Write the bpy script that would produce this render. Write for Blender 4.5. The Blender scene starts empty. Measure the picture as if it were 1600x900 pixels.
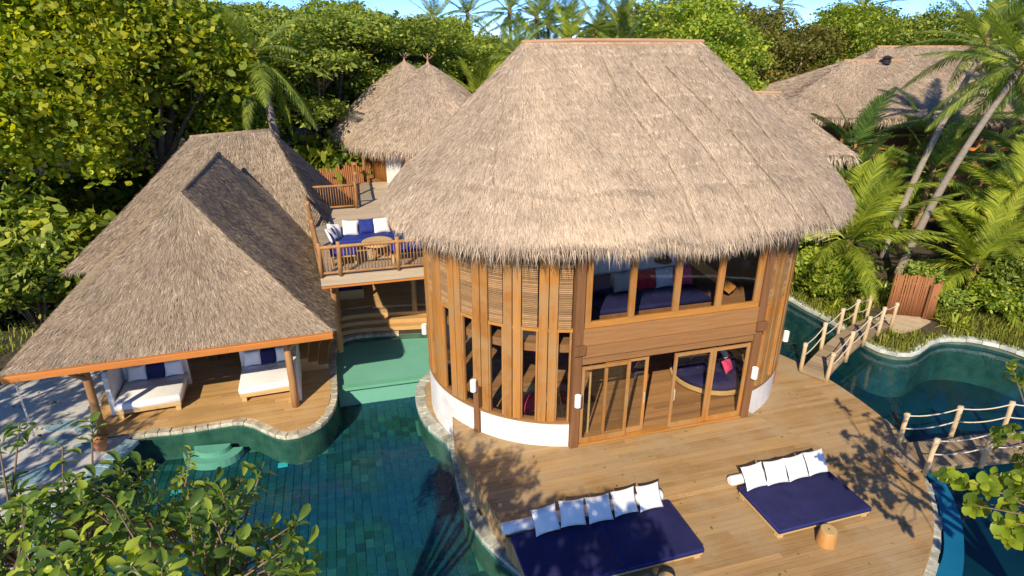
import bpy, bmesh, math, random
import numpy as np
from mathutils import Vector, Matrix
from mathutils.geometry import tessellate_polygon

scene = bpy.context.scene
R = math.radians
# ------------------------------------------------------------------ camera
cam_d = bpy.data.cameras.new('camera'); cam = bpy.data.objects.new('camera', cam_d)
scene.collection.objects.link(cam)
cam.location = (0, 0, 10)
cam.rotation_euler = (R(90 - 22.577), 0, 0)
cam_d.sensor_width = 36; cam_d.lens = 36 * 950 / 1600
cam_d.clip_start = 0.1; cam_d.clip_end = 3000
scene.camera = cam
# ------------------------------------------------------------------ sky, sun, exposure
SUN_EL, SUN_AZ = 35.0, 197.0            # azimuth clockwise from +Y, where the sun stands
world = bpy.data.worlds.new('World'); scene.world = world; world.use_nodes = True
wn = world.node_tree.nodes; wl = world.node_tree.links
sky = wn.new('ShaderNodeTexSky'); sky.sky_type = 'NISHITA'; sky.sun_disc = False
sky.sun_elevation = R(SUN_EL); sky.sun_rotation = R(SUN_AZ)
sky.air_density = 0.42; sky.dust_density = 0.0; sky.ozone_density = 10.0; sky.altitude = 0
bg = wn['Background']; bg.inputs['Strength'].default_value = 0.15
wl.new(sky.outputs['Color'], bg.inputs['Color'])
sun_d = bpy.data.lights.new('sun', 'SUN'); sun = bpy.data.objects.new('sun', sun_d)
scene.collection.objects.link(sun)
sun_d.energy = 3.6; sun_d.angle = R(0.5); sun_d.color = (1.0, 0.87, 0.66)
sdir = Vector((math.sin(R(SUN_AZ)) * math.cos(R(SUN_EL)), math.cos(R(SUN_AZ)) * math.cos(R(SUN_EL)), math.sin(R(SUN_EL))))
sun.rotation_euler = (-sdir).to_track_quat('-Z', 'Y').to_euler()
sun.location = sdir * 60
vs = scene.view_settings
vs.view_transform = 'Standard'; vs.look = 'None'; vs.gamma = 1; vs.use_curve_mapping = False
vs.exposure = 0.8
scene.render.engine = 'CYCLES'
scene.cycles.transparent_max_bounces = 16
scene.cycles.max_bounces = 6

rng = np.random.default_rng(7)
random.seed(7)
COL = scene.collection

# ------------------------------------------------------------------ materials
MATS = {}
def new_mat(name):
    m = bpy.data.materials.new(name); m.use_nodes = True
    n = m.node_tree.nodes; n.clear()
    out = n.new('ShaderNodeOutputMaterial')
    MATS[name] = m
    return m, n, m.node_tree.links, out
def ramp(n, stops):
    r = n.new('ShaderNodeValToRGB'); e = r.color_ramp.elements
    while len(e) < len(stops): e.new(0.5)
    for k, (p, c) in enumerate(stops):
        e[k].position = p; e[k].color = (c[0], c[1], c[2], 1)
    return r
def noise(n, l, scale, detail=4, vec=None, rough=0.6):
    t = n.new('ShaderNodeTexNoise'); t.inputs['Scale'].default_value = scale
    t.inputs['Detail'].default_value = detail; t.inputs['Roughness'].default_value = rough
    if vec is not None: l.new(vec, t.inputs['Vector'])
    return t
def coords(n, l, scale=(1, 1, 1), rot=(0, 0, 0), kind='Object', jitter=False):
    tc = n.new('ShaderNodeTexCoord'); mp = n.new('ShaderNodeMapping')
    mp.inputs['Scale'].default_value = scale; mp.inputs['Rotation'].default_value = rot
    l.new(tc.outputs[kind], mp.inputs['Vector'])
    if jitter:
        oi = n.new('ShaderNodeObjectInfo'); mu = n.new('ShaderNodeMath'); mu.operation = 'MULTIPLY'
        mu.inputs[1].default_value = 97.0; l.new(oi.outputs['Random'], mu.inputs[0])
        cb = n.new('ShaderNodeCombineXYZ')
        for a in range(3): l.new(mu.outputs[0], cb.inputs[a])
        l.new(cb.outputs[0], mp.inputs['Location'])
    return mp.outputs['Vector']
def bump(n, l, height, strength, dist=0.02):
    b = n.new('ShaderNodeBump'); b.inputs['Strength'].default_value = strength; b.inputs['Distance'].default_value = dist
    l.new(height, b.inputs['Height']); return b.outputs['Normal']
def mixc(n, l, a, b, fac, mode='MIX'):
    m = n.new('ShaderNodeMix'); m.data_type = 'RGBA'; m.blend_type = mode
    for sock, v in ((m.inputs[6], a), (m.inputs[7], b), (m.inputs[0], fac)):
        if hasattr(v, 'is_linked'): l.new(v, sock)
        elif isinstance(v, (int, float)): sock.default_value = v
        else: sock.default_value = (v[0], v[1], v[2], 1)
    return m.outputs[2]

def wood(name, light, dark, grain=(1.2, 18, 18), rough=0.6, island=False, amount=0.5, worn=None, worn_scale=0.5, spec=0.3, bumpy=0.25, bands=None):
    m, n, l, out = new_mat(name)
    p = n.new('ShaderNodeBsdfPrincipled'); l.new(p.outputs[0], out.inputs[0])
    v = coords(n, l, grain, jitter=True)
    t = noise(n, l, 1.0, 6, v, 0.65)
    r = ramp(n, [(0.25, dark), (0.72, light)]); l.new(t.outputs['Fac'], r.inputs[0])
    rnd = n.new('ShaderNodeNewGeometry').outputs['Random Per Island'] if island else n.new('ShaderNodeObjectInfo').outputs['Random']
    hs = n.new('ShaderNodeHueSaturation')
    mr = n.new('ShaderNodeMapRange'); mr.inputs[3].default_value = 1 - amount * 0.5; mr.inputs[4].default_value = 1 + amount * 0.4
    l.new(rnd, mr.inputs[0]); l.new(mr.outputs[0], hs.inputs['Value']); l.new(r.outputs[0], hs.inputs['Color'])
    col = hs.outputs[0]
    if worn:
        g = n.new('ShaderNodeNewGeometry')
        t2 = noise(n, l, worn_scale, 5, g.outputs['Position'], 0.65)
        mr2 = n.new('ShaderNodeMapRange'); mr2.inputs[1].default_value = 0.42; mr2.inputs[2].default_value = 0.68
        l.new(t2.outputs['Fac'], mr2.inputs[0])
        col = mixc(n, l, col, worn, mr2.outputs[0])
    l.new(col, p.inputs['Base Color'])
    p.inputs['Roughness'].default_value = rough; p.inputs['Specular IOR Level'].default_value = spec
    l.new(bump(n, l, t.outputs['Fac'], bumpy, 0.01), p.inputs['Normal'])
    return m
def plain(name, c1, c2, scale=6, rough=0.8, bstr=0.2, bscale=40, spec=0.3, objrnd=0.0, dist=0.01):
    m, n, l, out = new_mat(name)
    p = n.new('ShaderNodeBsdfPrincipled'); l.new(p.outputs[0], out.inputs[0])
    v = coords(n, l, jitter=True)
    t = noise(n, l, scale, 5, v)
    r = ramp(n, [(0.3, c1), (0.7, c2)]); l.new(t.outputs['Fac'], r.inputs[0])
    col = r.outputs[0]
    if objrnd:
        oi = n.new('ShaderNodeObjectInfo'); hs = n.new('ShaderNodeHueSaturation'); mr = n.new('ShaderNodeMapRange')
        mr.inputs[3].default_value = 1 - objrnd; mr.inputs[4].default_value = 1 + objrnd
        l.new(oi.outputs['Random'], mr.inputs[0]); l.new(mr.outputs[0], hs.inputs['Value']); l.new(col, hs.inputs['Color']); col = hs.outputs[0]
    l.new(col, p.inputs['Base Color'])
    p.inputs['Roughness'].default_value = rough; p.inputs['Specular IOR Level'].default_value = spec
    t2 = noise(n, l, bscale, 4, v)
    l.new(bump(n, l, t2.outputs['Fac'], bstr, dist), p.inputs['Normal'])
    return m
def straw(name, stops, patch=(0.6, 0.45, 0.3)):
    m, n, l, out = new_mat(name)
    p = n.new('ShaderNodeBsdfPrincipled'); l.new(p.outputs[0], out.inputs[0])
    g = n.new('ShaderNodeNewGeometry')
    r = ramp(n, stops); l.new(g.outputs['Random Per Island'], r.inputs[0])
    t = noise(n, l, 0.9, 5, g.outputs['Position'], 0.65)
    hs = n.new('ShaderNodeHueSaturation'); mr = n.new('ShaderNodeMapRange')
    mr.inputs[1].default_value = 0.3; mr.inputs[2].default_value = 0.7; mr.inputs[3].default_value = 0.72; mr.inputs[4].default_value = 1.15
    ts = noise(n, l, 3.2, 3, g.outputs['Position']); av = n.new('ShaderNodeMath'); av.operation = 'MULTIPLY_ADD'; av.inputs[1].default_value = 0.45; l.new(ts.outputs['Fac'], av.inputs[0])
    sc = n.new('ShaderNodeMath'); sc.operation = 'MULTIPLY'; sc.inputs[1].default_value = 0.55; l.new(t.outputs['Fac'], sc.inputs[0]); l.new(sc.outputs[0], av.inputs[2])
    l.new(av.outputs[0], mr.inputs[0]); l.new(mr.outputs[0], hs.inputs['Value']); l.new(r.outputs[0], hs.inputs['Color'])
    l.new(hs.outputs[0], p.inputs['Base Color']); p.inputs['Roughness'].default_value = 0.75
    p.inputs['Specular IOR Level'].default_value = 0.25
    return m
def leaf(name, stops, trans=0.35, rough=0.45, hue_noise=0.25, nscale=0.5, single=False):
    m, n, l, out = new_mat(name)
    p = n.new('ShaderNodeBsdfPrincipled'); tr = n.new('ShaderNodeBsdfTranslucent'); mx = n.new('ShaderNodeMixShader')
    mx.inputs[0].default_value = trans
    g = n.new('ShaderNodeNewGeometry')
    oi = n.new('ShaderNodeObjectInfo')
    t = noise(n, l, nscale, 3, g.outputs['Position'])
    ma = n.new('ShaderNodeMath'); ma.operation = 'MULTIPLY_ADD'; ma.inputs[1].default_value = hue_noise * 2; 
    l.new(t.outputs['Fac'], ma.inputs[0])
    ad = n.new('ShaderNodeMath'); ad.operation = 'MULTIPLY_ADD'; ad.inputs[1].default_value = 0.75; ad.inputs[2].default_value = -hue_noise + 0.12
    l.new((oi if single else g).outputs['Random' if single else 'Random Per Island'], ad.inputs[0]); l.new(ad.outputs[0], ma.inputs[2])
    r = ramp(n, stops); l.new(ma.outputs[0], r.inputs[0])
    hs = n.new('ShaderNodeHueSaturation'); mr = n.new('ShaderNodeMapRange'); mr.inputs[3].default_value = 0.8; mr.inputs[4].default_value = 1.2
    l.new(oi.outputs['Random'], mr.inputs[0]); l.new(mr.outputs[0], hs.inputs['Value']); l.new(r.outputs[0], hs.inputs['Color'])
    l.new(hs.outputs[0], p.inputs['Base Color']); p.inputs['Roughness'].default_value = rough
    p.inputs['Specular IOR Level'].default_value = 0.35
    hs2 = n.new('ShaderNodeHueSaturation'); hs2.inputs['Value'].default_value = 1.25; hs2.inputs['Saturation'].default_value = 1.1
    l.new(hs.outputs[0], hs2.inputs['Color']); l.new(hs2.outputs[0], tr.inputs[0])
    l.new(p.outputs[0], mx.inputs[1]); l.new(tr.outputs[0], mx.inputs[2]); l.new(mx.outputs[0], out.inputs[0])
    return m
def clear(name, tint, ior, rough=0.0, bstr=0.0, bscale=3.0, boost=1.0):
    m, n, l, out = new_mat(name)
    tr = n.new('ShaderNodeBsdfTransparent'); tr.inputs[0].default_value = (*tint, 1)
    gl = n.new('ShaderNodeBsdfGlossy'); gl.inputs['Roughness'].default_value = rough; gl.inputs[0].default_value = (1, 1, 1, 1)
    lw = n.new('ShaderNodeLayerWeight'); lw.inputs['Blend'].default_value = 0.5     # Schlick reflectance, the same from both sides
    mx = n.new('ShaderNodeMixShader')
    if bstr:
        g = n.new('ShaderNodeNewGeometry')
        t = noise(n, l, bscale, 3, g.outputs['Position']); nn = bump(n, l, t.outputs['Fac'], bstr, 0.05)
        l.new(nn, gl.inputs['Normal']); l.new(nn, lw.inputs['Normal'])
    pw = n.new('ShaderNodeMath'); pw.operation = 'POWER'; pw.inputs[1].default_value = 5.0; l.new(lw.outputs['Facing'], pw.inputs[0])
    f0 = ((ior - 1) / (ior + 1)) ** 2
    mu = n.new('ShaderNodeMath'); mu.operation = 'MULTIPLY_ADD'; mu.inputs[1].default_value = (1 - f0) * boost; mu.inputs[2].default_value = f0 * boost; mu.use_clamp = True
    l.new(pw.outputs[0], mu.inputs[0]); l.new(mu.outputs[0], mx.inputs[0])
    l.new(tr.outputs[0], mx.inputs[1]); l.new(gl.outputs[0], mx.inputs[2]); l.new(mx.outputs[0], out.inputs[0])
    return m

wood('deck_wood', (0.47, 0.295, 0.125), (0.29, 0.17, 0.068), (0.8, 22, 22), 0.62, amount=0.42, worn=(0.40, 0.29, 0.165), worn_scale=0.7)
wood('deck_wood_pavilion', (0.54, 0.33, 0.13), (0.38, 0.22, 0.08), (0.8, 22, 22), 0.6, amount=0.35, worn=(0.55, 0.36, 0.17), worn_scale=0.6)
wood('terrace_wood', (0.60, 0.49, 0.35), (0.44, 0.34, 0.22), (0.8, 20, 20), 0.65, amount=0.25)
wood('fascia_wood', (0.44, 0.29, 0.14), (0.29, 0.18, 0.085), (14, 14, 1), 0.65, island=True, amount=0.4)
wood('golden_timber', (0.48, 0.215, 0.05), (0.30, 0.12, 0.024), (9, 9, 0.8), 0.55, amount=0.4, spec=0.3, bumpy=0.3, worn=(0.36, 0.215, 0.09), worn_scale=1.3)
wood('golden_rail', (0.52, 0.24, 0.055), (0.36, 0.155, 0.032), (1.0, 14, 14), 0.45, amount=0.2, spec=0.4, bumpy=0.15)
wood('brown_timber', (0.26, 0.125, 0.052), (0.17, 0.075, 0.03), (9, 9, 0.8), 0.55, amount=0.3)
wood('brown_beam', (0.34, 0.175, 0.068), (0.23, 0.11, 0.04), (0.9, 14, 14), 0.55, amount=0.3)
wood('louvre_wood', (0.42, 0.26, 0.13), (0.25, 0.145, 0.065), (2, 12, 40), 0.7, island=True, amount=0.6)
wood('log_wood', (0.42, 0.225, 0.09), (0.27, 0.13, 0.05), (7, 7, 1.5), 0.6, amount=0.3)
wood('ridge_wood', (0.50, 0.30, 0.17), (0.36, 0.20, 0.11), (1, 12, 12), 0.6, amount=0.1)
wood('orange_beam', (0.60, 0.225, 0.05), (0.45, 0.15, 0.03), (1, 12, 12), 0.5, amount=0.1)
wood('bridge_wood', (0.36, 0.27, 0.17), (0.22, 0.155, 0.09), (16, 1.0, 16), 0.7, amount=0.5)
wood('rope_post_wood', (0.62, 0.47, 0.28), (0.45, 0.32, 0.17), (10, 10, 1.2), 0.7, amount=0.2)
wood('bed_wood', (0.62, 0.43, 0.19), (0.46, 0.30, 0.12), (1, 14, 14), 0.55, amount=0.2)
wood('stump_wood', (0.52, 0.27, 0.09), (0.36, 0.17, 0.05), (8, 8, 2), 0.5, amount=0.1)
wood('reed', (0.40, 0.165, 0.07), (0.22, 0.085, 0.035), (20, 20, 1), 0.75, island=True, amount=0.8)
wood('room_floor', (0.42, 0.23, 0.10), (0.28, 0.14, 0.055), (0.8, 16, 16), 0.4, amount=0.4)
wood('bark', (0.22, 0.165, 0.11), (0.10, 0.07, 0.045), (9, 9, 3), 0.9, amount=0.4, bumpy=0.8)
wood('palm_bark', (0.34, 0.29, 0.24), (0.20, 0.165, 0.13), (3, 3, 14), 0.9, amount=0.2, bumpy=0.9)
wood('brown_palm_bark', (0.34, 0.22, 0.11), (0.16, 0.10, 0.05), (3, 3, 10), 0.9, amount=0.3, bumpy=0.9)
straw('straw', [(0.0, (0.28, 0.197, 0.128)), (0.25, (0.50, 0.382, 0.272)), (0.7, (0.65, 0.517, 0.385)), (1.0, (0.79, 0.66, 0.51))])
straw('straw_old', [(0.0, (0.19, 0.14, 0.09)), (0.35, (0.36, 0.275, 0.19)), (0.75, (0.50, 0.39, 0.275)), (1.0, (0.68, 0.55, 0.41))])
plain('thatch_bed', (0.20, 0.145, 0.095), (0.40, 0.30, 0.205), 3.5, 0.9, 0.9, 30, dist=0.04)
plain('plaster', (0.60, 0.58, 0.54), (0.80, 0.79, 0.77), 1.8, 0.8, 0.5, 25)
plain('pool_shelf', (0.66, 0.65, 0.50), (0.76, 0.73, 0.58), 0.9, 0.6, 0.1, 20)
plain("pale_step", (0.42, 0.50, 0.38), (0.50, 0.56, 0.44), 1.2, 0.6, 0.1, 20)
plain('pale_edge', (0.58, 0.62, 0.42), (0.66, 0.68, 0.48), 2, 0.6, 0.1, 20)
plain('grout', (0.11, 0.22, 0.18), (0.15, 0.27, 0.21), 2, 0.7, 0.1)
plain('pool_wall', (0.05, 0.09, 0.07), (0.15, 0.18, 0.13), 2.2, 0.6, 0.4, 12)
plain('deep_floor', (0.008, 0.036, 0.062), (0.028, 0.095, 0.085), 0.45, 0.6, 0.1)
plain('blue_ledge', (0.10, 0.32, 0.42), (0.16, 0.42, 0.50), 1.2, 0.6, 0.1)
plain('coping_stone', (0.22, 0.23, 0.18), (0.52, 0.51, 0.43), 6, 0.8, 0.5, 18, objrnd=0.25)
plain('coping_warm', (0.28, 0.25, 0.18), (0.60, 0.55, 0.42), 7, 0.85, 0.8, 18, objrnd=0.22)
plain('coping_pale', (0.34, 0.37, 0.33), (0.64, 0.66, 0.60), 3, 0.8, 0.5, 18, objrnd=0.15)
plain('mosaic', (0.12, 0.22, 0.27), (0.30, 0.44, 0.48), 14, 0.5, 0.3, 30)
plain('white_cloth', (0.78, 0.76, 0.73), (0.84, 0.82, 0.79), 3, 0.85, 0.35, 7, dist=0.03)
plain('navy_cloth', (0.012, 0.013, 0.064), (0.024, 0.024, 0.100), 1.8, 0.85, 0.5, 5, dist=0.03)
plain('blue_cloth', (0.014, 0.026, 0.17), (0.022, 0.038, 0.23), 4, 0.8, 0.2, 9, dist=0.02)
plain('red_cloth', (0.50, 0.02, 0.03), (0.62, 0.04, 0.05), 4, 0.8, 0.2, 9)
plain('pink_cloth', (0.70, 0.05, 0.16), (0.78, 0.09, 0.22), 4, 0.8, 0.2, 9)
plain('beige_cloth', (0.50, 0.46, 0.40), (0.58, 0.54, 0.48), 4, 0.8, 0.2, 9)
plain('rope', (0.55, 0.48, 0.36), (0.68, 0.60, 0.46), 40, 0.9, 0.5, 90)
plain('lamp_white', (0.80, 0.77, 0.70), (0.84, 0.81, 0.75), 3, 0.6, 0.1)
plain('dark_metal', (0.02, 0.018, 0.016), (0.035, 0.03, 0.028), 4, 0.4, 0.1)
plain('steel', (0.45, 0.44, 0.42), (0.58, 0.57, 0.55), 10, 0.35, 0.1)
plain('path_sand', (0.46, 0.35, 0.22), (0.58, 0.46, 0.31), 3, 0.9, 0.4, 30)
plain('pot_clay', (0.40, 0.15, 0.05), (0.50, 0.21, 0.08), 4, 0.7, 0.2)
plain('pool_lamp', (0.10, 0.55, 0.62), (0.14, 0.62, 0.68), 3, 0.4, 0.1)
leaf('leaf_yellow', [(0.0, (0.106, 0.181, 0.024)), (0.35, (0.301, 0.405, 0.032)), (0.7, (0.600, 0.600, 0.046)), (1.0, (0.600, 0.600, 0.069))], 0.48)
leaf('leaf_dark', [(0.0, (0.090, 0.150, 0.029)), (0.5, (0.265, 0.354, 0.058)), (1.0, (0.600, 0.600, 0.096))], 0.42)
leaf('leaf_mid', [(0.0, (0.098, 0.166, 0.025)), (0.5, (0.288, 0.383, 0.045)), (1.0, (0.600, 0.600, 0.077))], 0.48)
leaf('leaf_orange', [(0.0, (0.072, 0.112, 0.024)), (0.45, (0.203, 0.223, 0.045)), (0.75, (0.30, 0.24, 0.05)), (1.0, (0.42, 0.22, 0.05))], 0.42)
leaf('leaf_glossy', [(0.0, (0.050, 0.105, 0.026)), (0.5, (0.157, 0.255, 0.043)), (0.85, (0.433, 0.512, 0.055)), (1.0, (0.600, 0.600, 0.095))], 0.42, 0.35)
leaf('leaf_round', [(0.0, (0.070, 0.133, 0.019)), (0.5, (0.219, 0.312, 0.027)), (1.0, (0.469, 0.516, 0.046))], 0.4, 0.4)
leaf('leaf_glossy_one', [(0.0, (0.050, 0.105, 0.026)), (0.5, (0.157, 0.255, 0.043)), (0.85, (0.433, 0.512, 0.055)), (1.0, (0.600, 0.600, 0.095))], 0.42, 0.35, single=True)
leaf('leaf_round_one', [(0.0, (0.070, 0.133, 0.019)), (0.5, (0.219, 0.312, 0.027)), (1.0, (0.469, 0.516, 0.046))], 0.4, 0.4, single=True)
leaf('palm_green', [(0.0, (0.092, 0.161, 0.029)), (0.5, (0.246, 0.336, 0.053)), (1.0, (0.561, 0.581, 0.085))], 0.42, 0.35)
leaf('palm_yellow', [(0.0, (0.123, 0.193, 0.026)), (0.5, (0.333, 0.404, 0.042)), (1.0, (0.600, 0.600, 0.078))], 0.4, 0.35)
leaf('palm_dark', [(0.0, (0.055, 0.117, 0.033)), (0.5, (0.140, 0.234, 0.054)), (1.0, (0.334, 0.432, 0.086))], 0.42, 0.35)
leaf('grass_leaf', [(0.0, (0.083, 0.124, 0.016)), (0.5, (0.221, 0.262, 0.030)), (1.0, (0.497, 0.428, 0.083))], 0.35, 0.5)
clear('glass', (0.95, 0.95, 0.94), 1.45, 0.0, boost=1.2)
clear('water', (0.50, 0.82, 0.80), 1.33, 0.015, bstr=0.3, bscale=2.6)
clear('water_blue', (0.28, 0.62, 0.76), 1.33, 0.015, bstr=0.18, bscale=2.2)
def tile_mat():
    m, n, l, out = new_mat('pool_tile')
    p = n.new('ShaderNodeBsdfPrincipled'); l.new(p.outputs[0], out.inputs[0])
    g = n.new('ShaderNodeNewGeometry'); oi = n.new('ShaderNodeObjectInfo')
    ad = n.new('ShaderNodeMath'); ad.operation = 'ADD'; l.new(g.outputs['Random Per Island'], ad.inputs[0]); l.new(oi.outputs['Random'], ad.inputs[1])
    fr = n.new('ShaderNodeMath'); fr.operation = 'FRACT'; l.new(ad.outputs[0], fr.inputs[0])
    r = ramp(n, [(0.0, (0.014, 0.045, 0.045)), (0.2, (0.022, 0.078, 0.068)), (0.45, (0.018, 0.078, 0.088)), (0.7, (0.032, 0.108, 0.10)), (0.9, (0.022, 0.098, 0.135)), (1.0, (0.055, 0.14, 0.125))])
    l.new(fr.outputs[0], r.inputs[0])
    t = noise(n, l, 0.28, 3, g.outputs['Position']); t3 = noise(n, l, 9, 4, g.outputs['Position'])
    mr = n.new('ShaderNodeMapRange'); mr.inputs[1].default_value = 0.40; mr.inputs[2].default_value = 0.55; l.new(t.outputs['Fac'], mr.inputs[0])
    c = mixc(n, l, r.outputs[0], (0.010, 0.062, 0.16), mr.outputs[0])
    m2 = n.new('ShaderNodeMath'); m2.operation = 'MULTIPLY'; m2.inputs[1].default_value = 0.7; l.new(mr.outputs[0], m2.inputs[0])
    l.new(m2.outputs[0], c.node.inputs[0])
    hs = n.new('ShaderNodeHueSaturation'); l.new(c, hs.inputs['Color'])
    mr3 = n.new('ShaderNodeMapRange'); mr3.inputs[3].default_value = 0.7; mr3.inputs[4].default_value = 1.35; l.new(t3.outputs['Fac'], mr3.inputs[0]); l.new(mr3.outputs[0], hs.inputs['Value'])
    l.new(hs.outputs[0], p.inputs['Base Color']); p.inputs['Roughness'].default_value = 0.5
tile_mat()
def ground_mat():
    m, n, l, out = new_mat('ground')
    p = n.new('ShaderNodeBsdfPrincipled'); l.new(p.outputs[0], out.inputs[0])
    g = n.new('ShaderNodeNewGeometry'); pos = g.outputs['Position']
    t = noise(n, l, 0.8, 6, pos); tf = noise(n, l, 7, 5, pos); tb = noise(n, l, 45, 4, pos)
    soil = ramp(n, [(0.3, (0.030, 0.024, 0.014)), (0.55, (0.075, 0.055, 0.030)), (0.75, (0.06, 0.075, 0.02))]); l.new(tf.outputs['Fac'], soil.inputs[0])
    sand = ramp(n, [(0.25, (0.40, 0.385, 0.35)), (0.6, (0.56, 0.545, 0.50)), (0.85, (0.64, 0.62, 0.57))]); l.new(tf.outputs['Fac'], sand.inputs[0])
    sx = n.new('ShaderNodeSeparateXYZ'); l.new(pos, sx.inputs[0])
    # signed distance from a slanted line: sand lies to the front of it
    a = n.new('ShaderNodeMath'); a.operation = 'MULTIPLY_ADD'; a.inputs[1].default_value = 0.80; a.inputs[2].default_value = 32.0
    l.new(sx.outputs[0], a.inputs[0])                     # line y = 0.80 x + 32
    b = n.new('ShaderNodeMath'); b.operation = 'SUBTRACT'; l.new(a.outputs[0], b.inputs[0]); l.new(sx.outputs[1], b.inputs[1])
    c = n.new('ShaderNodeMath'); c.operation = 'MULTIPLY_ADD'; c.inputs[1].default_value = 3.0; l.new(t.outputs['Fac'], c.inputs[0]); l.new(b.outputs[0], c.inputs[2])
    mr = n.new('ShaderNodeMapRange'); mr.inputs[1].default_value = 2.0; mr.inputs[2].default_value = 3.1; l.new(c.outputs[0], mr.inputs[0])
    lx = n.new('ShaderNodeMath'); lx.operation = 'LESS_THAN'; lx.inputs[1].default_value = 8.0; l.new(sx.outputs[0], lx.inputs[0])
    ly = n.new('ShaderNodeMath'); ly.operation = 'LESS_THAN'; ly.inputs[1].default_value = 21.0; l.new(sx.outputs[1], ly.inputs[0])
    m1 = n.new('ShaderNodeMath'); m1.operation = 'MULTIPLY'; l.new(lx.outputs[0], m1.inputs[0]); l.new(ly.outputs[0], m1.inputs[1])
    m2 = n.new('ShaderNodeMath'); m2.operation = 'MULTIPLY'; l.new(m1.outputs[0], m2.inputs[0]); l.new(mr.outputs[0], m2.inputs[1])
    l.new(mixc(n, l, soil.outputs[0], sand.outputs[0], m2.outputs[0]), p.inputs['Base Color'])
    p.inputs['Roughness'].default_value = 0.95
    l.new(bump(n, l, tb.outputs['Fac'], 0.5, 0.03), p.inputs['Normal'])
ground_mat()
def MT(k): return MATS[k]
# ------------------------------------------------------------------ geometry helpers
class MB:
    def __init__(s): s.v = []; s.f = []
    def add(s, vs, fs):
        o = len(s.v); s.v.extend([tuple(map(float, p)) for p in vs]); s.f.extend([tuple(i + o for i in f) for f in fs]); return s
    def box(s, c, size, rz=0.0, M=None):
        hx, hy, hz = size[0] / 2, size[1] / 2, size[2] / 2
        vs = [Vector((x, y, z)) for x in (-hx, hx) for y in (-hy, hy) for z in (-hz, hz)]
        T = Matrix.Translation(Vector(c)) @ (M if M is not None else Matrix.Rotation(rz, 4, 'Z'))
        return s.add([T @ p for p in vs], [(0, 1, 3, 2), (4, 6, 7, 5), (0, 4, 5, 1), (2, 3, 7, 6), (0, 2, 6, 4), (1, 5, 7, 3)])
    def bar(s, a, b, w, h):                      # rectangular bar from a to b
        a, b = Vector(a), Vector(b); d = b - a; L = d.length
        q = d.to_track_quat('X', 'Z').to_matrix().to_4x4()
        return s.box((a + b) / 2, (L, w, h), M=q)
    def tube(s, path, rad, n=8, caps=True):
        P = [Vector(p) for p in path]
        if isinstance(rad, (int, float)): rad = [rad] * len(P)
        vs = []; fs = []
        prev = None
        for i, p in enumerate(P):
            d = (P[min(i + 1, len(P) - 1)] - P[max(i - 1, 0)]).normalized()
            if prev is None:
                a = d.orthogonal().normalized()
            else:
                a = (prev - d * prev.dot(d)).normalized()
            prev = a; b = d.cross(a)
            for k in range(n):
                t = 2 * math.pi * k / n
                vs.append(p + (a * math.cos(t) + b * math.sin(t)) * rad[i])
        for i in range(len(P) - 1):
            for k in range(n):
                k2 = (k + 1) % n
                fs.append((i * n + k, i * n + k2, (i + 1) * n + k2, (i + 1) * n + k))
        if caps:
            fs.append(tuple(range(n - 1, -1, -1))); fs.append(tuple((len(P) - 1) * n + k for k in range(n)))
        return s.add(vs, fs)
    def lathe(s, prof, c=(0, 0, 0), n=20):
        vs = []; fs = []
        for r, z in prof:
            for k in range(n):
                t = 2 * math.pi * k / n; vs.append((c[0] + r * math.cos(t), c[1] + r * math.sin(t), c[2] + z))
        for i in range(len(prof) - 1):
            for k in range(n):
                k2 = (k + 1) % n; fs.append((i * n + k, i * n + k2, (i + 1) * n + k2, (i + 1) * n + k))
        fs.append(tuple(range(n - 1, -1, -1))); fs.append(tuple((len(prof) - 1) * n + k for k in range(n)))
        return s.add(vs, fs)
    def prism(s, poly, z0, z1):                  # any simple polygon extruded
        n = len(poly)
        pts = [Vector((p[0], p[1], 0)) for p in poly]
        tri = tessellate_polygon([pts])
        vs = [(p.x, p.y, z0) for p in pts] + [(p.x, p.y, z1) for p in pts]
        fs = []
        for t in tri:
            a, b, c = t
            cr = (pts[b] - pts[a]).cross(pts[c] - pts[a]).z
            if cr < 0: a, b, c = a, c, b
            fs.append((a + n, b + n, c + n)); fs.append((a, c, b))
        ar = sum(pts[i].x * pts[(i + 1) % n].y - pts[(i + 1) % n].x * pts[i].y for i in range(n))
        for i in range(n):
            j = (i + 1) % n
            fs.append((i, j, j + n, i + n) if ar > 0 else (j, i, i + n, j + n))
        return s.add(vs, fs)
    def mesh(s, name, mat, smooth=False):
        me = bpy.data.meshes.new(name); me.from_pydata(s.v, [], s.f); me.update()
        if smooth: me.polygons.foreach_set('use_smooth', [True] * len(me.polygons))
        me.materials.append(MT(mat)); return me
    def build(s, name, mat, parent=None, smooth=False, bevel=0.0):
        me = s.mesh(name, mat, smooth)
        o = link(name, me, parent)
        if bevel:
            b = o.modifiers.new('bevel', 'BEVEL'); b.width = bevel; b.segments = 2; b.limit_method = 'ANGLE'
        return o
def link(name, data, parent=None):
    o = bpy.data.objects.new(name, data); COL.objects.link(o)
    if parent is not None: o.parent = parent
    return o
def tag(o, label=None, cat=None, group=None, kind=None):
    if label: o['label'] = label
    if cat: o['category'] = cat
    if group: o['group'] = group
    if kind: o['kind'] = kind
    return o
def thing(name, label, cat, loc=(0, 0, 0), rz=0.0, group=None):
    o = link(name, None); o.location = loc; o.rotation_euler = (0, 0, rz)
    o.empty_display_size = 0.2
    return tag(o, label, cat, group)
def copy_tree(o, parent=None):
    c = o.copy(); COL.objects.link(c); c.parent = parent
    for ch in o.children: copy_tree(ch, c)
    return c
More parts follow.
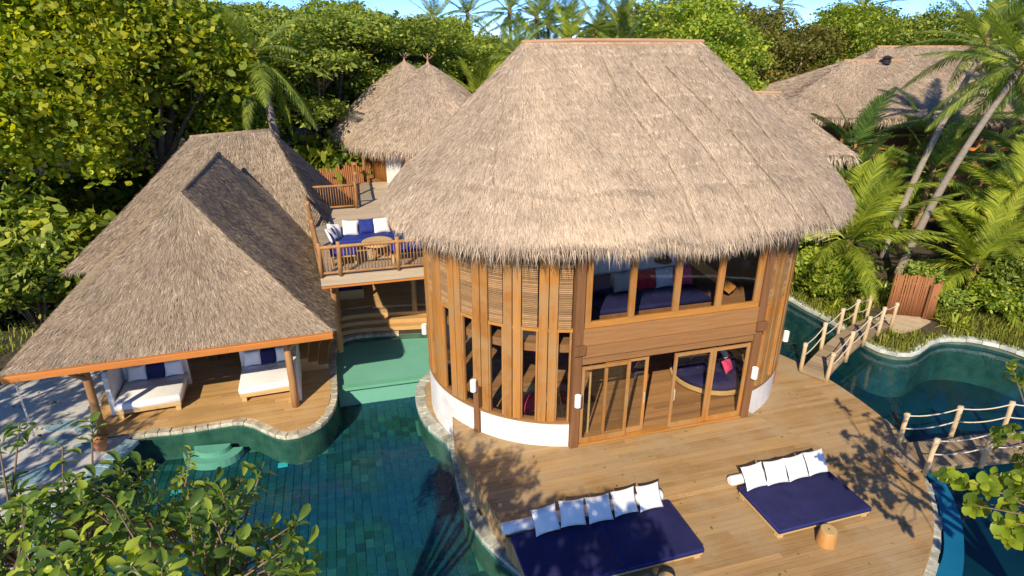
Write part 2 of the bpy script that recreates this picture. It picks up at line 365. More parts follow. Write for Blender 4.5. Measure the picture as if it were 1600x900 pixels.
def np_mesh(name, V, F, mat, smooth=False):
    """V (n,3), F (m,k) constant k"""
    me = bpy.data.meshes.new(name)
    V = np.ascontiguousarray(V, dtype=np.float32); F = np.ascontiguousarray(F, dtype=np.int32)
    m, k = F.shape
    me.vertices.add(len(V)); me.vertices.foreach_set('co', V.ravel())
    me.loops.add(m * k); me.loops.foreach_set('vertex_index', F.ravel())
    me.polygons.add(m); me.polygons.foreach_set('loop_start', np.arange(0, m * k, k, dtype=np.int32))
    me.update(calc_edges=True)
    if smooth: me.polygons.foreach_set('use_smooth', np.ones(m, dtype=bool))
    me.materials.append(MT(mat)); return me
def unit(a):
    return a / np.maximum(np.linalg.norm(a, axis=-1, keepdims=True), 1e-9)
def chaikin(pts, it=2, closed=False):
    P = [Vector((p[0], p[1], 0)) for p in pts]
    for _ in range(it):
        Q = []; n = len(P)
        rngi = range(n if closed else n - 1)
        if not closed: Q.append(P[0])
        for i in rngi:
            a, b = P[i], P[(i + 1) % n]; Q.append(a * .75 + b * .25); Q.append(a * .25 + b * .75)
        if not closed: Q.append(P[-1])
        P = Q
    return [(p.x, p.y) for p in P]
def resample(path, step):
    P = [Vector((p[0], p[1], 0)) for p in path]; out = [P[0].copy()]; acc = 0.0
    for a, b in zip(P[:-1], P[1:]):
        L = (b - a).length
        if L < 1e-9: continue
        pos = step - acc
        while pos <= L:
            out.append(a.lerp(b, pos / L)); pos += step
        acc = (acc + L) % step
    return out
# ---- decking: boards clipped to a polygon by scan lines, each board an object
def intervals(poly, y):
    xs = []
    n = len(poly)
    for i in range(n):
        (x0, y0), (x1, y1) = poly[i], poly[(i + 1) % n]
        if (y0 <= y < y1) or (y1 <= y < y0): xs.append(x0 + (y - y0) * (x1 - x0) / (y1 - y0))
    xs.sort(); return list(zip(xs[::2], xs[1::2]))
def boards(poly, z, ang, parent, mat, width=0.14, gap=0.008, thick=0.04, lmin=2.8, lmax=5.5, name='plank', seed=1):
    rr = random.Random(seed); ca, sa = math.cos(-ang), math.sin(-ang)
    rot = [(x * ca - y * sa, x * sa + y * ca) for x, y in poly]
    y = min(p[1] for p in rot); ymax = max(p[1] for p in rot); k = 0; cnt = 0
    while y < ymax:
        ys = [y + gap / 2, y + width / 2, y + width - gap / 2]
        iv = [intervals(rot, q) for q in ys]
        if len(iv[0]) != len(iv[1]) or len(iv[2]) != len(iv[1]): iv = [iv[1]] * 3
        for a in range(len(iv[1])):
            l = [iv[q][a][0] for q in range(3)]; r = [iv[q][a][1] for q in range(3)]
            if iv[1][a][1] - iv[1][a][0] < 0.08: continue
            cuts = []; x = max(l) + rr.uniform(0.6, lmax)
            while x < min(r) - 0.5: cuts.append(x); x += rr.uniform(lmin, lmax)
            ends = [l] + [[c] * 3 for c in cuts] + [r]
            for e0, e1 in zip(ends[:-1], ends[1:]):
                L = [q + (0.003 if e0 is not l else 0) for q in e0]; Rr = [q - (0.003 if e1 is not r else 0) for q in e1]
                dz = rr.uniform(-0.0025, 0.0025)
                cx, cy = (sum(L) + sum(Rr)) / 6, ys[1]
                vs = []
                for zz in (-thick, 0):
                    for q in range(3): vs.append((L[q] - cx, ys[q] - cy, zz))
                    for q in range(3): vs.append((Rr[q] - cx, ys[q] - cy, zz))
                fs = [(6, 9, 10, 7), (7, 10, 11, 8), (0, 1, 4, 3), (1, 2, 5, 4), (0, 3, 9, 6), (2, 8, 11, 5), (0, 6, 7, 1), (1, 7, 8, 2), (3, 4, 10, 9), (4, 5, 11, 10)]
                me = bpy.data.meshes.new(name); me.from_pydata(vs, [], fs); me.materials.append(MT(mat))
                o = link(name, me, parent)
                c2, s2 = math.cos(ang), math.sin(ang)
                o.location = (cx * c2 - cy * s2, cx * s2 + cy * c2, z + dz); o.rotation_euler = (0, 0, ang)
                cnt += 1
        y += width; k += 1
    return cnt
# ---- pillow, mattress
def pillow_mesh(w, h, t, mat, name='pillow', n=10):
    vs = []; fs = []
    for sgn in (1, -1):
        for i in range(n + 1):
            for j in range(n + 1):
                a, b = -1 + 2 * i / n, -1 + 2 * j / n
                pin = 1 - 0.09 * (1 - abs(a) ** 2) * (abs(b) ** 3) ; pin2 = 1 - 0.09 * (1 - abs(b) ** 2) * (abs(a) ** 3)
                th = ((1 - a ** 4) * (1 - b ** 4)) ** 0.55
                vs.append((a * w / 2 * pin2, sgn * th * t / 2 + 0.012 * math.sin(5 * a + 3 * b) * th, b * h / 2 * pin))
    m = (n + 1) ** 2
    for i in range(n):
        for j in range(n):
            q = i * (n + 1) + j
            fs.append((q, q + n + 1, q + n + 2, q + 1)); fs.append((m + q, m + q + 1, m + q + n + 2, m + q + n + 1))
    mb = MB(); mb.add(vs, fs); me = mb.mesh(name, mat, True)
    return me
def soft_box(mb, c, size, r=0.05):
    # box with rounded top edges
    x, y, z = size[0] / 2, size[1] / 2, size[2] / 2
    rings = [(0, 0, -z), (0, 0, z - r), (r * .3, r * .3, z - r * .3), (r, r, z)]
    vs = []; fs = []
    for ix, iy, zz in rings:
        vs += [(c[0] + sx * (x - ix), c[1] + sy * (y - iy), c[2] + zz) for sx, sy in ((-1, -1), (1, -1), (1, 1), (-1, 1))]
    for i in range(len(rings) - 1):
        for k in range(4): fs.append((i * 4 + k, i * 4 + (k + 1) % 4, i * 4 + 4 + (k + 1) % 4, i * 4 + 4 + k))
    fs.append((3, 2, 1, 0)); q = len(rings) * 4 - 4; fs.append((q, q + 1, q + 2, q + 3))
    mb.add(vs, fs); return mb
# ---- thatch: straws spread over a surface S(s,t), t runs down the slope
def straw_cover(S, n, length, width, lift, yaw, rg, tr=(0.0, 1.0), nsign=1):
    s = np.empty(0); t = np.empty(0); e = 1e-3
    probe_s, probe_t = rg.random(3000), rg.uniform(tr[0], tr[1] - 2e-3, 3000)
    def jac(s, t): return np.linalg.norm(np.cross((S(s + e, t) - S(s, t)) / e, (S(s, t + e) - S(s, t)) / e), axis=1)
    mx = np.percentile(jac(probe_s, probe_t), 99.5)
    while len(s) < n:
        a, b = rg.random(n), rg.uniform(tr[0], tr[1] - 2e-3, n)
        k = rg.random(n) * mx < jac(a, b); s = np.concatenate([s, a[k]]); t = np.concatenate([t, b[k]])
    s, t = s[:n], t[:n]
    p = S(s, t); dn = unit(S(s, t + e) - p); sd = unit(S(s + e, t) - p + 1e-12)
    nr = np.cross(dn, sd); nr = unit(nr) ; nr[nr[:, 2] < 0] *= -1
    sd = np.cross(nr, dn)
    ya = rg.normal(0, yaw, n)[:, None]; li = np.abs(rg.normal(lift, lift * .7, n))[:, None]
    L = (length * rg.uniform(.55, 1.35, n))[:, None]; W = (width * rg.uniform(.6, 1.5, n))[:, None]
    d = unit(dn * np.cos(ya) + sd * np.sin(ya) + nr * li)
    w = unit(np.cross(d, nr) + nr * rg.normal(0, .35, n)[:, None])
    b0 = p + nr * 0.012 - d * L * .25
    V = np.stack([b0 - w * W, b0 + w * W, b0 + d * L + nr * 0.02], 1).reshape(-1, 3)
    return V, np.arange(n * 3).reshape(-1, 3)
def fringe_cover(S, n, length, width, rg, drop=0.7, t0=0.965, spread=0.25):
    s = rg.random(n); t = rg.uniform(t0, 1.0, n); e = 1e-3
    p = S(s, t); dn = unit(p - S(s, t - 5 * e)); sd = unit(S(s + e, t) - S(s - e, t))
    nr = np.cross(dn, sd); nr[nr[:, 2] < 0] *= -1; nr = unit(nr)
    dr = (drop * rg.uniform(.35, 1.25, n))[:, None]
    d = unit(dn * (1 - dr) + np.array([0, 0, -1.0]) * dr + sd * rg.normal(0, spread, n)[:, None] + nr * rg.normal(0.02, .12, n)[:, None])
    L = (length * rg.uniform(.35, 1.25, n))[:, None]; W = (width * rg.uniform(.6, 1.5, n))[:, None]
    w = unit(sd + nr * rg.normal(0, .5, n)[:, None])
    b0 = p - dn * .12 + nr * rg.uniform(-.10, .03, n)[:, None]
    mid = b0 + d * L * .55; tip = b0 + d * L + np.array([0, 0, -.04]) + sd * rg.normal(0, .03, n)[:, None]
    V = np.stack([b0 - w * W, b0 + w * W, mid + w * W * .8, mid - w * W * .8, tip], 1).reshape(-1, 3)
    i = np.arange(n)[:, None] * 5
    F = np.concatenate([i + [[0, 1, 2]], i + [[0, 2, 3]], i + [[3, 2, 4]]], 0)
    return V, F
def patch(a, b, fl, fr, sag=0.0, bulge=0.0):
    a, b, fl, fr = [np.array(q, dtype=float) for q in (a, b, fl, fr)]
    def S(s, t):
        s = np.asarray(s)[:, None]; t = np.asarray(t)[:, None]
        p = (a * (1 - s) + b * s) * (1 - t) + (fl * (1 - s) + fr * s) * t
        z = sag * np.sin(np.pi * t[:, 0]) + 0.035 * np.sin(p[:, 0] * 1.9 + 1.3 * p[:, 1]) * np.sin(p[:, 1] * 1.5 - .7 * p[:, 0]) * np.sin(np.pi * np.clip(t[:, 0], 0, 1))
        p[:, 2] = p[:, 2] + z
        return p
    return S
def surf_grid(S, ns, nt, closed=False):
    s = np.linspace(0, 1, ns + 1); t = np.linspace(0, 1, nt + 1)
    T, Sg = np.meshgrid(t, s); V = S(Sg.ravel(), T.ravel())
    F = [(i * (nt + 1) + j, i * (nt + 1) + j + 1, (i + 1) * (nt + 1) + j + 1, (i + 1) * (nt + 1) + j) for i in range(ns) for j in range(nt)]
    return V, np.array(F)
def cat(parts):
    Vs = []; Fs = []; o = 0
    for V, F in parts: Vs.append(V); Fs.append(F + o); o += len(V)
    return np.concatenate(Vs), np.concatenate(Fs)
def thatch(parent, surfs, density, length, width, fringe_n, fringe_len, mat, rg, grid=(28, 16), under=None, lift=0.10, yaw=0.16, drop=0.7):
    """surfs: list of (S, area, eave_length or 0)"""
    base = cat([surf_grid(S, *grid) for S, ar, el in surfs])
    roof = link('roof', np_mesh('roof', base[0], base[1], 'thatch_bed', True), parent)
    sol = roof.modifiers.new('thick', 'SOLIDIFY'); sol.thickness = 0.22; sol.offset = -1 if True else 1
    # make the shell grow inwards whatever the winding
    nz = np.mean([p.normal.z for p in roof.data.polygons]); sol.offset = -1 if nz > 0 else 1
    st = cat([straw_cover(S, int(ar * density), length, width, lift, yaw, rg) for S, ar, el in surfs])
    o = link('thatch', np_mesh('thatch', *st, mat), roof); tag(o, kind='stuff')
    fr = [fringe_cover(S, int(el * fringe_n), fringe_len, width * 1.1, rg, drop) for S, ar, el in surfs if el]
    if fr:
        o = link('eave_fringe', np_mesh('eave_fringe', *cat(fr), mat), roof); tag(o, kind='stuff')
    return roof
# ================================================================== THE SETTING
AL = R(15.6); CA, SA = math.cos(AL), math.sin(AL)
AX, AY = 1.61, 13.25                              # villa origin: foot of the left facade column
def W(u, v, o=(AX, AY)): return (o[0] + u * CA - v * SA, o[1] + u * SA + v * CA)
ZL, ZT = -0.70, -0.16                             # lower pool terrace, lower tier of the sun deck
WATER, WATER_R = -0.80, -0.36

pav_edge = [(-11.0, 14.60), (-10.64, 14.72), (-9.42, 14.94), (-8.62, 15.26), (-7.99, 15.36), (-7.37, 15.0), (-6.82, 14.63), (-6.38, 14.57), (-6.01, 14.80), (-5.65, 15.26), (-5.55, 15.93), (-5.64, 16.65), (-5.85, 17.43), (-6.38, 19.16), (-6.60, 20.13), (-6.50, 20.65), (-6.10, 20.95), (-4.97, 21.14), (-3.01, 21.36)]
pav_edge = chaikin(pav_edge, 2)
inner_edge = chaikin([(-2.4, 19.6), (-2.67, 18.48), (-3.11, 17.63), (-3.13, 17.03), (-2.98, 16.29), (-2.67, 15.42), (-2.24, 14.78), (-1.86, 14.40), (-1.66, 14.0), (-1.51, 13.21), (-1.35, 12.46), (-1.09, 11.55), (-0.74, 10.84), (-0.29, 10.27), (0.21, 9.74), (0.9, 9.1), (2.0, 8.4)], 2)
far_bank = chaikin([(10.2, 25.6), (11.45, 23.73), (11.84, 22.28), (12.29, 21.09), (12.55, 19.6), (12.72, 18.8), (13.21, 18.4), (13.87, 18.44), (14.5, 18.95), (15.3, 19.55), (16.22, 19.64), (17.09, 19.25), (17.68, 18.54), (18.2, 16.8), (17.2, 15.0), (16.3, 13.9), (16.1, 12.2), (17.0, 10.2), (16.0, 7.5), (12.0, 5.0)], 2)
left_bank = chaikin([(-1.0, 6.3), (-5.0, 7.4), (-8.4, 8.4), (-10.5, 9.6), (-11.3, 11.0), (-11.25, 12.5), (-11.1, 13.5), (-11.0, 14.60)], 2)
hole = pav_edge + [(-2.0, 23.0), (4.0, 25.5)] + far_bank + [(5.0, 4.8)] + left_bank
def gz(x, y):
    t = min(max((x + 2.0) / 8.0, 0), 1); return ZL - 0.05 + (t * t * (3 - 2 * t)) * 0.63
# ground: one sheet with the pool cut out, out to the horizon
hp = [Vector((x, y, 0)) for x, y in hole]
rings_o = [Vector((x, y, 0)) for x, y in ((-45, -30), (45, -30), (45, 70), (-45, 70))]
pts = rings_o + hp
tri = tessellate_polygon([rings_o, hp])
mb = MB(); mb.add([(p.x, p.y, gz(p.x, p.y)) for p in pts], [tuple(t) for t in tri])
B = 1500; zl, zr = gz(-45, 0), gz(45, 0)
mb.add([(-45, -30, zl), (45, -30, zr), (45, 70, zr), (-45, 70, zl), (-B, -B, zl), (B, -B, zr), (B, B, zr), (-B, B, zl)], [(0, 1, 5, 4), (1, 2, 6, 5), (2, 3, 7, 6), (3, 0, 4, 7)])
ground = mb.build('ground', 'ground'); tag(ground, 'sandy and leaf strewn ground around the pools and under the trees', 'ground', kind='structure')
for p in ground.data.polygons:
    if p.normal.z < 0: p.flip()
# pool basin walls and floors
def wall_strip(path, z0, z1, name, mat, off=0.0):
    m = MB(); n = len(path)
    m.add([(x, y, z) for x, y in path for z in (z0, z1)], [(2 * i, 2 * i + 2, 2 * i + 3, 2 * i + 1) for i in range(n - 1)])
    return m
FLOOR = -1.72
basin = MB()
for pth, zt in ((pav_edge, ZL - .06), (inner_edge, ZL - .06), (left_bank, ZL), (far_bank, -.14)):
    basin.add(*[(lambda m: (m.v, m.f))(wall_strip(pth, -2.1, zt, '', ''))][0])
basin = basin.build('pool_basin', 'pool_wall'); tag(basin, 'tiled walls of the swimming pool basin', 'pool', kind='structure')
fl = MB().box((-5.5, 13.2, FLOOR - .06), (17.5, 22, .1)).build('pool_floor', 'grout'); tag(fl, 'pool floor of teal and green rectangular tiles', 'pool floor', kind='structure')
fr_ = MB().box((18.3, 14.0, -1.9), (30, 26, .1)).build('deep_pool_floor', 'deep_floor'); tag(fr_, 'dark blue floor of the pool beside the rope bridges', 'pool floor', kind='structure')
# tiles of the left pool floor
def inside(poly, x, y): return any(a <= x <= b for a, b in intervals(poly, y))
pool_poly = left_bank + pav_edge + list(inner_edge) + [(2.0, 6.0)]
tw, tl = 0.23, 0.28
cells = []
rr = random.Random(3)
for i in range(-10, 56):
    off = rr.uniform(0, tl)
    for j in range(-3, 58):
        u = -14.5 + i * tw; v = -6.5 + j * tl + off
        ln = tl
        x, y = W(u + tw / 2, v + ln / 2)
        if inside(pool_poly, x, y) and y < 18.6 and y > 7.5: cells.append((x, y, u, v))
cells.sort(key=lambda c: -((950 / math.hypot(c[0], c[1], 11)) if abs(c[0]) / max(c[1], 1) < .95 and c[1] > 9.8 and c[0] > -6.6 else 0))
tme = MB(); tme.box((0, 0, 0), (tw - .022, tl - .022, .03)); tmesh = tme.mesh('tile', 'pool_tile')
rest = MB()
for k, (x, y, u, v) in enumerate(cells):
    dz = rr.uniform(-.004, .004)
    if k < 300:
        o = link('tile', tmesh, fl); o.location = (x, y, FLOOR + dz); o.rotation_euler = (0, 0, AL)
    else:
        rest.box((x, y, FLOOR + dz), (tw - .022, tl - .022, .03), AL)
o = rest.build('tiles', 'pool_tile', fl); tag(o, kind='stuff')
# shallow pale shelf under the water at the back of the pool
shelf = chaikin([(-5.86, 17.59), (-5.95, 17.9), (-6.38, 19.16), (-6.60, 20.2), (-6.3, 20.85), (-4.97, 21.12), (-2.2, 21.4), (-1.8, 18.68)], 0)
sh = MB().prism(shelf, -2.0, -0.97).build('pool_shelf', 'pool_shelf'); tag(sh, 'pale green shallow shelf of the pool below the terrace', 'pool', kind='structure')
e0, e1 = Vector((-5.90, 17.52, 0)), Vector((-2.62, 18.38, 0))
MB().bar((e0.x, e0.y, -0.955), (e1.x, e1.y, -0.955), .26, .10).build('shelf_edge', 'pale_edge', sh)
# the small round entry steps at the edge of the pavilion deck
st = MB()
for k, r in enumerate((.85, 0.52)):
    c = (-8.95, 14.98)
    poly = [c] + [(c[0] + r * math.cos(R(a)), c[1] + r * .8 * math.sin(R(a))) for a in range(190, 375, 12)]
    st.prism(poly, -1.7, -1.46 + .16 * k)
o = st.build('pool_steps', 'pale_step'); tag(o, 'pale rounded entry steps under water by the pavilion deck', 'steps', kind='structure')
# turquoise ledge along the sun deck in the right-hand pool
led = chaikin([(8.0, 8.6), (8.7, 9.35), (9.45, 10.0), (10.1, 11.07), (10.6, 12.2), (10.9, 13.2)], 2)
led2 = chaikin([(8.9, 8.4), (9.2, 9.15), (9.85, 9.95), (10.55, 11.05), (11.0, 12.2), (11.1, 13.2)], 2)
o = MB().prism(led + led2[::-1], -1.9, -.50).build('pool_ledge', 'blue_ledge'); tag(o, 'turquoise submerged ledge curving along the sun deck', 'pool', kind='structure')
# water
def sheet(name, x0, x1, y0, y1, z, mat, label):
    o = MB().add([(x0, y0, z), (x1, y0, z), (x1, y1, z), (x0, y1, z)], [(0, 1, 2, 3)]).build(name, mat); tag(o, label, 'water', kind='structure'); return o
sheet('pool_water', -12.4, 3.2, 5.6, 22.4, WATER, 'water', 'clear green water of the tiled swimming pool')
sheet('lagoon_water', 3.2, 19.5, 4.0, 26.5, WATER_R, 'water_blue', 'dark blue water of the pool beside the rope bridges')
# coping stones, one object each
def coping(path, z, width, mat, name, label, step=0.36, h=.13, side=1, seed=2):
    rr = random.Random(seed)
    P = resample(path, step)
    root = MB().add([(p.x, p.y, z - h) for p in P] + [(p.x, p.y, z - h + .02) for p in P], [(i, i + 1, len(P) + i + 1, len(P) + i) for i in range(len(P) - 1)]).build(name, 'grout')
    tag(root, label, 'coping', kind='structure')
    for i in range(len(P) - 1):
        a, b = P[i], P[i + 1]; d = (b - a); d0 = (P[i + 1] - P[max(i - 1, 0)]).normalized(); d1 = (P[min(i + 2, len(P) - 1)] - P[i]).normalized()
        n0 = Vector((-d0.y, d0.x, 0)) * side; n1 = Vector((-d1.y, d1.x, 0)) * side
        g = d.normalized() * rr.uniform(.003, .012); w = width * rr.uniform(.85, 1.13); dz = rr.uniform(-.014, .012)
        c = (a + b) / 2
        q = [a + g - n0 * .05, b - g - n1 * .05, b - g + n1 * w, a + g + n0 * w]
        bv = .015
        vs = [(p.x - c.x, p.y - c.y, -h) for p in q] + [(p.x - c.x, p.y - c.y, -bv) for p in q]
        ce = sum(q, Vector()) / 4
        vs += [((p + (ce - p) * .08).x - c.x, (p + (ce - p) * .08).y - c.y, 0) for p in q]
        fs = [(3, 2, 1, 0), (8, 9, 10, 11)] + [(r0 + k, r0 + (k + 1) % 4, r0 + 4 + (k + 1) % 4, r0 + 4 + k) for r0 in (0, 4) for k in range(4)]
        m = MB().add(vs, fs); me = m.mesh('coping_stone', mat)
        o = link('coping_stone', me, root); o.location = (c.x, c.y, z + dz)
        bm = bmesh.new(); bm.from_mesh(me); bmesh.ops.recalc_face_normals(bm, faces=bm.faces); bm.to_mesh(me); bm.free()
coping(pav_edge[:-4], ZL, .2, 'coping_warm', 'pavilion_coping', 'weathered stone coping between pavilion deck and pool', side=1, step=.34, h=.13)
coping(inner_edge, ZL, .27, 'coping_stone', 'deck_coping', 'mossy grey stone coping curving round the sun deck', side=1, step=.34, h=.2)
coping(far_bank[2:], -.09, .27, 'coping_pale', 'bank_coping', 'pale stone coping along the planted far bank', side=1, step=.5)

# ---- sun deck: upper and lower tier
left_deck = [(-1.68, 14.63), (-1.50, 13.39), (-1.22, 12.6), (-0.77, 11.65), (-0.29, 10.62), (-0.12, 10.27)]
left_deck = [left_deck[0]] + chaikin(left_deck, 2)
upper = left_deck + [(8.45, 12.72), (6.72, 14.9), W(5.0, .5), W(2.5, .5), W(0.2, .5), W(-1.0, .75), W(-2.1, 1.6), (-1.35, 14.95)]
lower_left = chaikin([(-0.12, 10.24), (0.22, 9.72), (0.75, 9.15), (1.7, 8.4), (3.4, 7.5), (5.4, 7.3), (7.2, 8.0), (8.25, 9.1), (9.0, 9.9), (9.75, 11.0), (10.2, 12.1), (10.55, 13.0), (10.75, 13.9), (10.6, 15.2), (10.22, 16.67), (9.65, 17.91), (8.93, 18.9), (8.6, 21.0), (7.5, 23.5)], 2)
lower = lower_left + [W(6.0, 8.5), W(6.4, 4.0), W(5.6, .8), (6.75, 14.87), (8.49, 12.69)]
def deck(name, poly, z, mat, label, ang=AL, inset_fascia=None, fascia_bottom=None, seed=1, width=.14, base_mat='bark'):
    root = MB().prism(poly, z - .16, z - .05).build(name, base_mat); tag(root, label, 'deck', kind='structure')
    n = boards(poly, z, ang, root, mat, width=width, seed=seed)
    if inset_fascia:
        P = resample(inset_fascia, .12); f = MB()
        for a, b in zip(P[:-1], P[1:]):
            d = (b - a).normalized(); f.bar((a.x, a.y, (z - .01 + fascia_bottom) / 2), (b.x - d.x * .006, b.y - d.y * .006, (z - .01 + fascia_bottom) / 2), .05, z - .01 - fascia_bottom)
        o = f.build('fascia', 'fascia_wood', root); tag(o, kind='stuff')
    return root
deck('sun_deck', upper, 0.0, 'deck_wood', 'weathered timber sun deck in front of the villa', inset_fascia=left_deck, fascia_bottom=ZL - .1, seed=4)
deck('lower_sun_deck', lower, ZT, 'deck_wood', 'lower tier of the timber sun deck under the blue daybeds', inset_fascia=lower_left, fascia_bottom=ZL - .1, seed=5)
rz_ = MB()
for a, b in (((-0.10, 10.26), (8.45, 12.70)), ((8.45, 12.74), (6.74, 14.86))):
    rz_.bar((*a, (ZT) / 2 - .005), (*b, (ZT) / 2 - .005), .03, -ZT - .012)
o = rz_.build('step_riser', 'deck_wood'); tag(o, 'timber riser of the step between the deck tiers', 'step', kind='structure')
# coping on the right of the lower tier
coping(lower_left[30:56], -.30, .20, 'coping_stone', 'right_deck_coping', 'grey stone coping on the outer curve of the sun deck', side=-1, step=.4)
coping(lower_left[56:], -.30, .16, 'coping_pale', 'pale_deck_coping', 'pale stone coping between sun deck and the bridge pool', side=-1, step=.5)
# lower walkway round the villa's left flank
walk = list(inner_edge[8:34]) ; 
walk = [p for p in inner_edge if 13.9 < p[1] < 19.7]
def off_path(path, d):
    P = [Vector((p[0], p[1], 0)) for p in path]; out = []
    for i, p in enumerate(P):
        t = (P[min(i + 1, len(P) - 1)] - P[max(i - 1, 0)]).normalized(); out.append((p.x - t.y * d, p.y + t.x * d))
    return out
walk_o = off_path(walk, .24)
deck('flank_walkway', walk_o + [(-0.9, 14.2), (-0.3, 15.5), (-1.0, 19.0)], ZL - .02, 'deck_wood', 'narrow timber walkway round the villa flank beside the pool', seed=8)
# pavilion deck
pav_in = off_path([p for p in pav_edge if p[1] < 17.5], .17)
pd = pav_in + [(-6.2, 18.0), (-7.6, 21.4), W(-13.2, 9.2), (-13.95, 18.2), (-12.35, 15.2), (-11.95, 14.45)]
deck('pavilion_deck', pd, ZL + .01, 'deck_wood_pavilion', 'golden timber deck of the pool pavilion', ang=R(17), seed=9, width=.15)
# rounded steps rising round the back corner of the pool
ctr = off_path(pav_edge[:], .20)
corner = [p for p in ctr if p[1] > 18.1] + [(-2.0, 21.75)]
prev = corner
for k in range(1, 5):
    pathk = off_path(chaikin(corner, 1), .32 * k)
    pathp = off_path(chaikin(corner, 1), .32 * (k - 1) - (0 if k > 1 else 0))
    big = off_path(chaikin(corner, 1), 1.4)
    if k == 4: big = big[:2] + [(-8.6, 20.5), (-8.7, 26.0), (1.5, 26.0)]
    poly = [pathp[0]] + pathp[1:] + big[::-1] if k < 4 else pathp + [(1.0, 22.5), (1.0, 27.0), (-9.0, 27.0), (-8.1, 20.6), off_path(chaikin(corner, 1), 1.4)[0]]
    z = ZL + .02 + .16 * k
    if k < 4:
        o = MB().prism(poly, z - .17, z).build('pool_terrace_step', 'deck_wood_pavilion'); tag(o, 'rounded timber step rising from the pool to the covered terrace', 'step', 'rounded timber steps', 'structure')
    else:
        deck('covered_deck', poly, z, 'deck_wood_pavilion', 'timber deck in the shade under the raised terrace', ang=AL, seed=12)
# blue mosaic stepping stones in the sand
ms = MB()
for (x, y, a, b, rz) in ((-13.0, 14.45, .42, .26, .2), (-12.62, 15.0, .3, .2, .1), (-13.35, 15.15, .5, .26, .3), (-12.6, 12.95, .62, .36, .9), (-12.0, 14.15, .4, .24, .1), (-15.3, 14.2, .5, .3, .5)):
    poly = [(x + (a * math.cos(t) * (1 + .12 * math.sin(3 * t))) * math.cos(rz) - b * math.sin(t) * math.sin(rz), y + a * math.cos(t) * math.sin(rz) + b * math.sin(t) * math.cos(rz)) for t in [k * .349 for k in range(18)]]
    o = MB().prism(poly, gz(x, y) - .05, gz(x, y) + .02).build('stepping_stone', 'mosaic'); tag(o, 'blue grey mosaic stepping stone set in the pale sand', 'stepping stone', 'mosaic stepping stones')
# mosaic rim of the pool beside the sand
rim = off_path(left_bank[14:], -.02)
coping(rim, ZL + .04, .32, 'mosaic', 'mosaic_rim', 'blue mosaic rim of the pool beside the sand', side=-1, step=.3)
# ================================================================== THE VILLA
villa = thing('thatched_villa', 'two storey oval villa of golden timber under a huge thatched roof', 'villa', (AX, AY, 0), AL)
C1u, C2u, CV, RW = 0.7, 4.15, 3.75, 3.8
def ring(phi, r, side=-1):                     # phi 0 = front, grows towards the flank
    cu = C1u if side < 0 else C2u
    return (cu + side * r * math.sin(phi), CV - r * math.cos(phi))
# roof surface
F1, F2, F3 = .17, .50, .67
def roofS(s, t):
    s = np.mod(np.asarray(s, float), 1.0); t = np.asarray(t, float)
    h = 2.5 + (1.85 - 2.5) * t; cu = 2.23 + (2.56 - 2.23) * t
    lay = 0.07 / (1 + np.exp(-(t - .80 - .012 * np.sin(s * 60)) * 150))
    ru = .03 + 4.76 * t + lay; rv = .03 + 4.60 * t + lay
    z = 9.85 - 4.06 * (.93 * t + .07 * t ** 9) 
    u = np.empty_like(t); v = np.empty_like(t)
    a = s < F1; k = s / F1; u = np.where(a, cu - h + 2 * h * k, 0); v = np.where(a, -rv, 0)
    b = (s >= F1) & (s < F2); th = (s - F1) / (F2 - F1) * np.pi
    u = np.where(b, cu + h + ru * np.sin(th), u); v = np.where(b, -rv * np.cos(th), v)
    c = (s >= F2) & (s < F3); k = (s - F2) / (F3 - F2); u = np.where(c, cu + h - 2 * h * k, u); v = np.where(c, rv, v)
    d = s >= F3; th = (s - F3) / (1 - F3) * np.pi
    u = np.where(d, cu - h - ru * np.sin(th), u); v = np.where(d, rv * np.cos(th), v)
    z = z + .05 * np.sin(u * 1.3 + .5) * np.sin(v * 1.1 + 1) * t + .035 * np.sin(u * 3.1 + 2 * v) * t + .05 * t ** 6 * np.sin(s * 47)
    # every course of bundles stands a little proud of the one below
    ph = np.mod(t * 11 + .15 * np.sin(u * 2.3), 1.0); z = z + .010 * ph * (t > .05)
    # old seams where bundles were laid side by side
    for a0, b0, dp in ((3.1, 2.2, .05), (4.3, 2.0, .06), (1.5, 1.1, .04), (2.2, 1.9, .04), (-.6, -1.6, .04)):
        line = a0 + b0 * t + .05 * np.sin(9 * t + a0)
        z = z - dp * np.exp(-((u - line) / .045) ** 2) * (v < 0) * (t > .12)
    return np.stack([u, v + CV, z], 1)
roof = thatch(villa, [(roofS, 165.0, 31.0)], 2200, .25, .0060, 600, .52, 'straw', rng, grid=(120, 40), lift=.028, yaw=.17, drop=.75)
mb = MB(); mb.tube([(-.38, CV - .05, 9.83), (1.0, CV - .06, 9.88), (3.0, CV - .05, 9.87), (4.85, CV - .05, 9.84)], .055, 8)
mb.tube([(-.3, CV - .16, 9.74), (2.3, CV - .17, 9.77), (4.75, CV - .16, 9.74)], .025, 6)
mb.build('ridge_pole', 'ridge_wood', roof)
# floors
fl0 = [(C1u + RW * .97 * math.cos(a), CV + RW * .97 * math.sin(a)) for a in np.linspace(math.pi * .5, math.pi * 1.5, 25)] + [(C2u + RW * .97 * math.cos(a), CV + RW * .97 * math.sin(a)) for a in np.linspace(-math.pi * .5, math.pi * .5, 25)]
floor0 = MB().prism(fl0, -.1, .012).build('ground_floor', 'room_floor', villa)
boards(fl0, .03, 0.0, floor0, 'room_floor', width=.16, thick=.02, seed=21, name='floor_board')
up = [p for p in fl0]
MB().prism(up, 2.70, 2.92).build('upper_floor', 'room_floor', villa)
